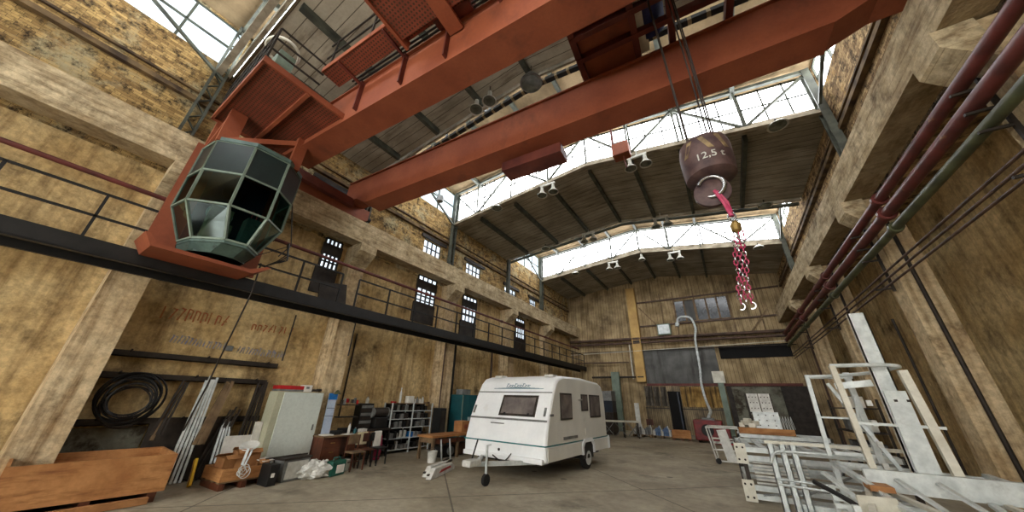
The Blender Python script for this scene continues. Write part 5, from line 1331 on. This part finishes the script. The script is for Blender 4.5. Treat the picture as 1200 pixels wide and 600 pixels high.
for x in (-.12,):
    for z0_ in (.02,.72):
        p = MB().box((x-.02,-.03,z0_),(x+.2,-.01,z0_+.4)).build('corner_plate', M['galv_cream'], t)
        for zz in (.08,.32):
            for xx in (x+.03,x+.14): MB().lathe([(.004,0),(.022,0),(.022,-.015),(.004,-.015)],(xx,-.03,z0_+zz),8,'Y').build('bolt', M['steel_dark'], p)
for k in range(7):
    MB().tube([(.15,.12+.0*k,.36+.065*k),(1.1,.12,.36+.065*k)],.02,6).build('grating_bar', M['white_plain'], t)
for k in range(9):
    MB().box((.1+.27*k,.05,1.03),(.22+.27*k,2.55,1.05)).build('deck_slat', M['galv'], t)
MB().bar((.2,.02,.16),(1.6,.02,.4),.04,.04).build('diagonal_tie', M['grey'], t)
# wooden pallet on it with plates
t = thing('wooden_pallet','orange-brown timber pallet block resting on the galvanised rack','pallet',(.73,15.0,1.08),math.radians(0))
for y in (-.35,.0,.35): MB().box((-.7,y-.06,0),(.7,y+.06,.1)).build('bearer', M['wood'], t)
for k in range(7): MB().box((-.7+.21*k,-.42,.1),(-.56+.21*k,.42,.13)).build('deck_board', M['wood'], t)
MB().box((-.75,-.45,-.02),(.75,-.41,.16)).build('front_board', M['wood'], t)
t = thing('rear_rack','second galvanised rack behind the first, carrying the timber pallet','steel rack',(-.1,14.4,0))
for z in (.15,1.0):
    MB().box((.0,.0,z-.05),(2.4,.06,z+.05)).build('front_beam', M['galv'], t); MB().box((0,1.2,z-.05),(2.4,1.26,z+.05)).build('rear_beam', M['galv'], t)
    for x in (0,.8,1.6,2.34): MB().box((x,.06,z-.05),(x+.06,1.2,z+.05)).build('cross_beam', M['galv'], t)
for x in (0,2.34):
    for y in (0,1.2): MB().box((x,y,0),(x+.06,y+.06,1.05)).build('upright', M['galv'], t)
def perf(label,x,y,z,w,h,mat):
    t = thing('perforated_plate',label,'plate',(x,y,z)); p = MB().cb((0,0,h/2),(w,.015,h),rx=-.15).build('plate_body', M[mat], t)
    n = 3
    for i in range(n):
        for j in range(n):
            zz = h*(.2+.3*j); MB().cb(((-.3+.3*i)*w,-.012+.15*(zz-h/2),zz),(.03,.02,.03)).build('hole', M['steel_dark'], p)
perf('left of the two upper white drilled plates standing on the timber pallet',.62,15.22,1.72,.32,.6,'white_plain')
perf('right of the two upper white drilled plates standing on the timber pallet',.97,15.22,1.72,.32,.6,'white_plain')
perf('lower grey drilled plate standing at the front of the timber pallet',.86,15.02,1.21,.72,.52,'galv')
t = thing('plate_stand','dark steel stand holding the two upper white drilled plates','stand',(.8,15.3,1.21))
MB().box((-.4,.02,0),(-.34,.08,1.1)).build('upright', M['steel_dark'], t); MB().box((.3,.02,0),(.36,.08,1.1)).build('upright', M['steel_dark'], t); MB().box((-.4,-.1,.46),(.4,.08,.5)).build('shelf', M['steel_dark'], t)
t = thing('wire_guard_row','row of bent silvery wire guards on the right of the timber pallet','wire guards',(1.2,15.0,1.22))
for k in range(5): MB().tube([(.0+.07*k,-.25,0),(.0+.07*k,-.18,.28),(.04+.07*k,.05,.38),(.1+.07*k,.25,.0)],.01,5).build('wire_hoop', M['galv'], t, smooth=True)
t = thing('cast_part','pile of pale cast brackets on the left of the timber pallet','brackets',(.2,15.0,1.22))
for k in range(5): MB().cb((.1*k-.1,-.05*(k%2),.08+.07*(k%3)),(.16,.2,.14),rz=.5*k).build('bracket', M['galv_cream'], t, bevel=.02)
# white handcart frame behind-left
t = thing('tube_trolley','white tubular trolley frame at the far left of the steel racks','trolley',(-.55,15.2,0))
for (p,q) in (((-.35,0,.1),(-.5,0,1.15)),((-.5,0,1.15),(.5,0,1.15)),((-.35,0,.8),(.5,0,.8)),((-.35,1.2,.1),(-.5,1.2,1.15)),((-.5,1.2,1.15),(.5,1.2,1.15)),((-.5,0,1.15),(-.5,1.2,1.15)),((-.35,0,.1),(-.35,1.2,.1)),((.5,0,.1),(.5,0,1.15)),((-.35,0,.1),(.5,0,.1)),((-.38,0,.45),(.5,0,.45))):
    MB().tube([p,q],.025,8).build('frame_tube', M['white_plain'], t)
MB().cb((.05,-.02,.6),(.3,.03,1.0),ry=-.15).build('white_panel', M['white_plain'], t)
for x in (-.3,.45): MB().lathe([(.02,-.03),(.09,-.03),(.09,.03),(.02,.03)],(x,0,.09),12,'Y').build('caster', M['rubber'], t)

# upright channel frames standing before the rack
t = thing('channel_ladder','pair of tall galvanised channels joined by tubes, standing before the rack','steel frame',(.4,8.55,0))
for x in (-.02,.16,.32):
    b = MB(); 
    b.box((x,0,.05),(x+.1,.02,1.28)); b.box((x,0,.05),(x+.015,.08,1.28)); b.box((x+.085,0,.05),(x+.1,.08,1.28)); b.build('channel', M['galv'], t)
MB().box((-.05,-.02,1.26),(2.0,.05,1.31)).build('top_rail', M['galv_cream'], t)
MB().tube(smooth_path([(-.02,-.05,.95),(.06,-.06,1.1),(.25,-.06,1.15),(1.2,-.06,1.15)],6),.022,8).build('bent_handle', M['galv'], t, smooth=True)
for z in (.62,.7): MB().tube([(.0,-.04,z),(1.1,-.04,z-.03)],.018,8).build('tie_tube', M['galv'], t)
MB().bar((.3,.05,.45),(1.2,.1,.9),.03,.03).build('brace', M['grey'], t)
MB().box((.25,.02,.0),(1.6,.1,.35)).build('base_plate', M['galv'], t)

# big upright cage
t = thing('upright_frame','large galvanised cage frame of posts and tubes standing on the right','steel frame',(1.2,7.0,0))
def P(x,y,z): return (x-1.2,y-7.0,z)
def g(n,p,q,w,h=None,m='galv'): return MB().bar(P(*p),P(*q),w,h or w,up=(0,1,0)).build(n, M[m], t)
g('post',(1.44,7.0,1.0),(1.4,7.0,2.5),.07,.07,'galv_cream'); g('post',(1.23,8.4,1.15),(1.28,8.4,2.45),.06,.06)
g('post',(2.2,7.0,1.05),(2.12,7.0,2.42),.09,.08,'galv_cream'); g('post',(1.85,8.4,1.1),(1.83,8.4,2.5),.08)
MB().tube(smooth_path([P(1.38,7.0,2.5),P(1.9,7.0,2.5),P(2.1,7.02,2.48),P(2.12,7.2,2.47),P(1.95,7.8,2.44),P(1.3,8.4,2.42)],6),.028,8).build('top_hoop', M['galv'], t, smooth=True)
g('cross_tube',(1.44,7.0,1.72),(2.28,7.0,1.7),.035); g('cross_tube',(1.25,8.4,1.75),(1.85,8.4,1.75),.03); g('top_rail',(1.25,8.4,2.43),(1.9,8.4,2.43),.07,.05)
g('cross_tube',(1.3,8.4,1.2),(1.95,8.4,1.2),.05)
g('cross_rail',(1.55,8.0,2.25),(2.0,7.9,2.3),.1,.05)
MB().box(P(1.3,6.85,.93),P(2.95,6.95,1.17)).build('base_beam', M['galv'], t)
MB().cb(P(1.96,7.02,1.6),(.22,.02,1.1)).build('sheet_panel', M['galv'], t)
for zz in (1.1,2.02):
    for xx in (1.9,2.02): MB().cb(P(xx,6.885,zz),(.03,.02,.03)).build('bolt', M['steel_dark'], t)
MB().cb(P(1.42,6.94,.98),(.2,.02,.2)).build('gusset', M['galv_cream'], t)
g('brace',(1.5,8.2,2.3),(1.85,7.6,1.1),.05); g('brace',(1.75,8.0,2.1),(1.5,7.6,1.2),.03)
for k in range(4): MB().cb(P(1.68+.03*k,7.5,1.15+.28*k),(.06,.05,.08)).build('clip', M['white_plain'], t)
for (x,y) in ((1.3,6.95),(2.9,6.9),(1.25,8.4),(2.9,8.4)): MB().bar(P(x,y,0),P(x,y,1.05),.07,.07).build('foot_post', M['galv'], t)
g('base_rail',(1.25,8.4,1.05),(2.9,8.4,1.0),.07); MB().bar(P(1.3,6.95,1.0),P(1.25,8.4,1.05),.07,.07).build('base_rail', M['galv'], t); MB().bar(P(2.9,6.9,1.0),P(2.9,8.4,1.05),.07,.07).build('base_rail', M['galv'], t)
# tall leaning channel
t = thing('steel_channel','tall pale steel channel leaning upright in the cage frame','channel',(1.98,7.25,1.0))
MB().box((-.11,0,.05),(.09,.02,2.32)).build('web', M['galv'], t); MB().box((-.11,0,.05),(-.095,.08,2.32)).build('flange', M['galv_cream'], t); MB().box((.075,0,.05),(.09,.08,2.32)).build('flange', M['galv_cream'], t)
# heaped frames at the lower right
rr = random.Random(8)
t = thing('frame_stack','jumbled stack of galvanised frames and rails at the lower right','steel frames',(1.6,6.4,0))
for k in range(12):
    z = .12+.065*k; x0 = -.75+rr.uniform(-.12,.1); a = rr.uniform(-.25,.25)
    MB().bar((x0,-.9+.1*k,z),(x0+1.9,-.9+.1*k+a*.5,z+rr.uniform(-.03,.03)),.07,.05).build('rail', M['galv' if k%3 else 'galv_cream'], t)
for k in range(6):
    x = -.6+.34*k; MB().bar((x,-.9,.9+.02*(k%2)),(x+rr.uniform(-.3,.3),.4,.93),.06,.04).build('cross_rail', M['galv' if k%2 else 'galv_cream'], t)
for k in range(4):
    x = -.75+.35*k; MB().bar((x,.3,1.1),(x+.75,-.75,.35),.06,.03).build('sloping_rail', M['galv'], t)
for x in (-.7,1.1): 
    for y in (-.8,.35): MB().box((x-.03,y-.03,0),(x+.03,y+.03,.95)).build('foot', M['galv'], t)
MB().cb((-.45,-.45,.85),(.35,.02,.3),rz=.2).build('bracket_plate', M['galv_cream'], t); MB().cb((.2,-.62,.9),(.4,.25,.03),rz=.1).build('flat_sheet', M['galv'], t)
MB().cb((-.25,.25,1.0),(.22,.3,.06)).build('wood_block', M['card'], t)
MB().tube(smooth_path([(-.9,.1,1.0),(-.6,-.2,.85),(-.3,-.55,.6),(-.1,-.8,.5)],5),.03,8).build('black_hose', M['black'], t, smooth=True)
# dark machinery right behind (shelves by right wall)
t = thing('storage_shelf','dark shelving with grey boxes against the right wall near the back','shelving',(3.4,16.8,0))
for z in (.5,1.2,1.9): MB().box((-.3,-1.2,z),(.5,1.2,z+.04)).build('shelf', M['steel_dark'], t)
for y in (-1.15,1.15):
    for x in (-.28,.48): MB().box((x-.03,y-.03,0),(x+.03,y+.03,2.2)).build('upright', M['steel_dark'], t)
for k,(y,z,mt) in enumerate(((-.8,.54,'grey'),(-.1,.54,'blue_dk'),(.6,.54,'grey'),(-.6,1.24,'lampwhite'),(.4,1.24,'grey'),(-.2,1.94,'galv_cream'))):
    item('storage_crate','%s crate on the dark shelving by the right wall, %s' % ({'grey':'grey','blue_dk':'dark blue','lampwhite':'white','galv_cream':'cream'}[mt],['bottom left','bottom middle','bottom right','middle left','middle right','top'][k]),'crate',3.5,16.8+y,z,f_box((.5,.5,.35),mt,'steel_dark'))
pipe('conduit', [(4.2,13.0,4.2),(4.2,13.0,.3)], .03, M['steel_dark'], 'thin dark conduit on the right wall behind the tall channel','conduit')

# ------------------------------------------------------------------ camera, lights, world
y_, p_, r_ = -5.76253389e-01, 4.25865705e-01, -2.74204290e-02
f = Vector((math.sin(y_)*math.cos(p_), math.cos(y_)*math.cos(p_), math.sin(p_)))
r0 = Vector((math.cos(y_), -math.sin(y_), 0)); d0 = f.cross(r0)
R = math.cos(r_)*r0+math.sin(r_)*d0; D = -math.sin(r_)*r0+math.cos(r_)*d0
cd = bpy.data.cameras.new('camera'); cam = bpy.data.objects.new('camera', cd); C.objects.link(cam)
U = -D; B = -f
cam.matrix_world = Matrix(((R.x,U.x,B.x,0),(R.y,U.y,B.y,0),(R.z,U.z,B.z,1.9),(0,0,0,1)))
cd.sensor_width = 36; cd.lens = 371/1200*36; cd.clip_start = .05; cd.clip_end = 200
sc = bpy.context.scene; sc.camera = cam

w = bpy.data.worlds.new('world'); sc.world = w; w.use_nodes = True
bg = w.node_tree.nodes['Background']; bg.inputs[0].default_value = (.75,.87,1,1); bg.inputs[1].default_value = 1.0

sc.view_settings.view_transform = 'Standard'; sc.view_settings.look = 'None'; sc.view_settings.gamma = 1; sc.view_settings.use_curve_mapping = False
sc.view_settings.exposure = 1.55
sc.cycles.use_denoising = True
sc.cycles.max_bounces = 8; sc.cycles.diffuse_bounces = 5; sc.cycles.glossy_bounces = 3; sc.cycles.transparent_max_bounces = 8
sc.cycles.sample_clamp_indirect = 6; sc.cycles.caustics_reflective = False; sc.cycles.caustics_refractive = False
for o in bpy.data.objects:
    if '_world' in o: del o['_world']
for m in bpy.data.materials:
    if 'out' in m: del m['out']
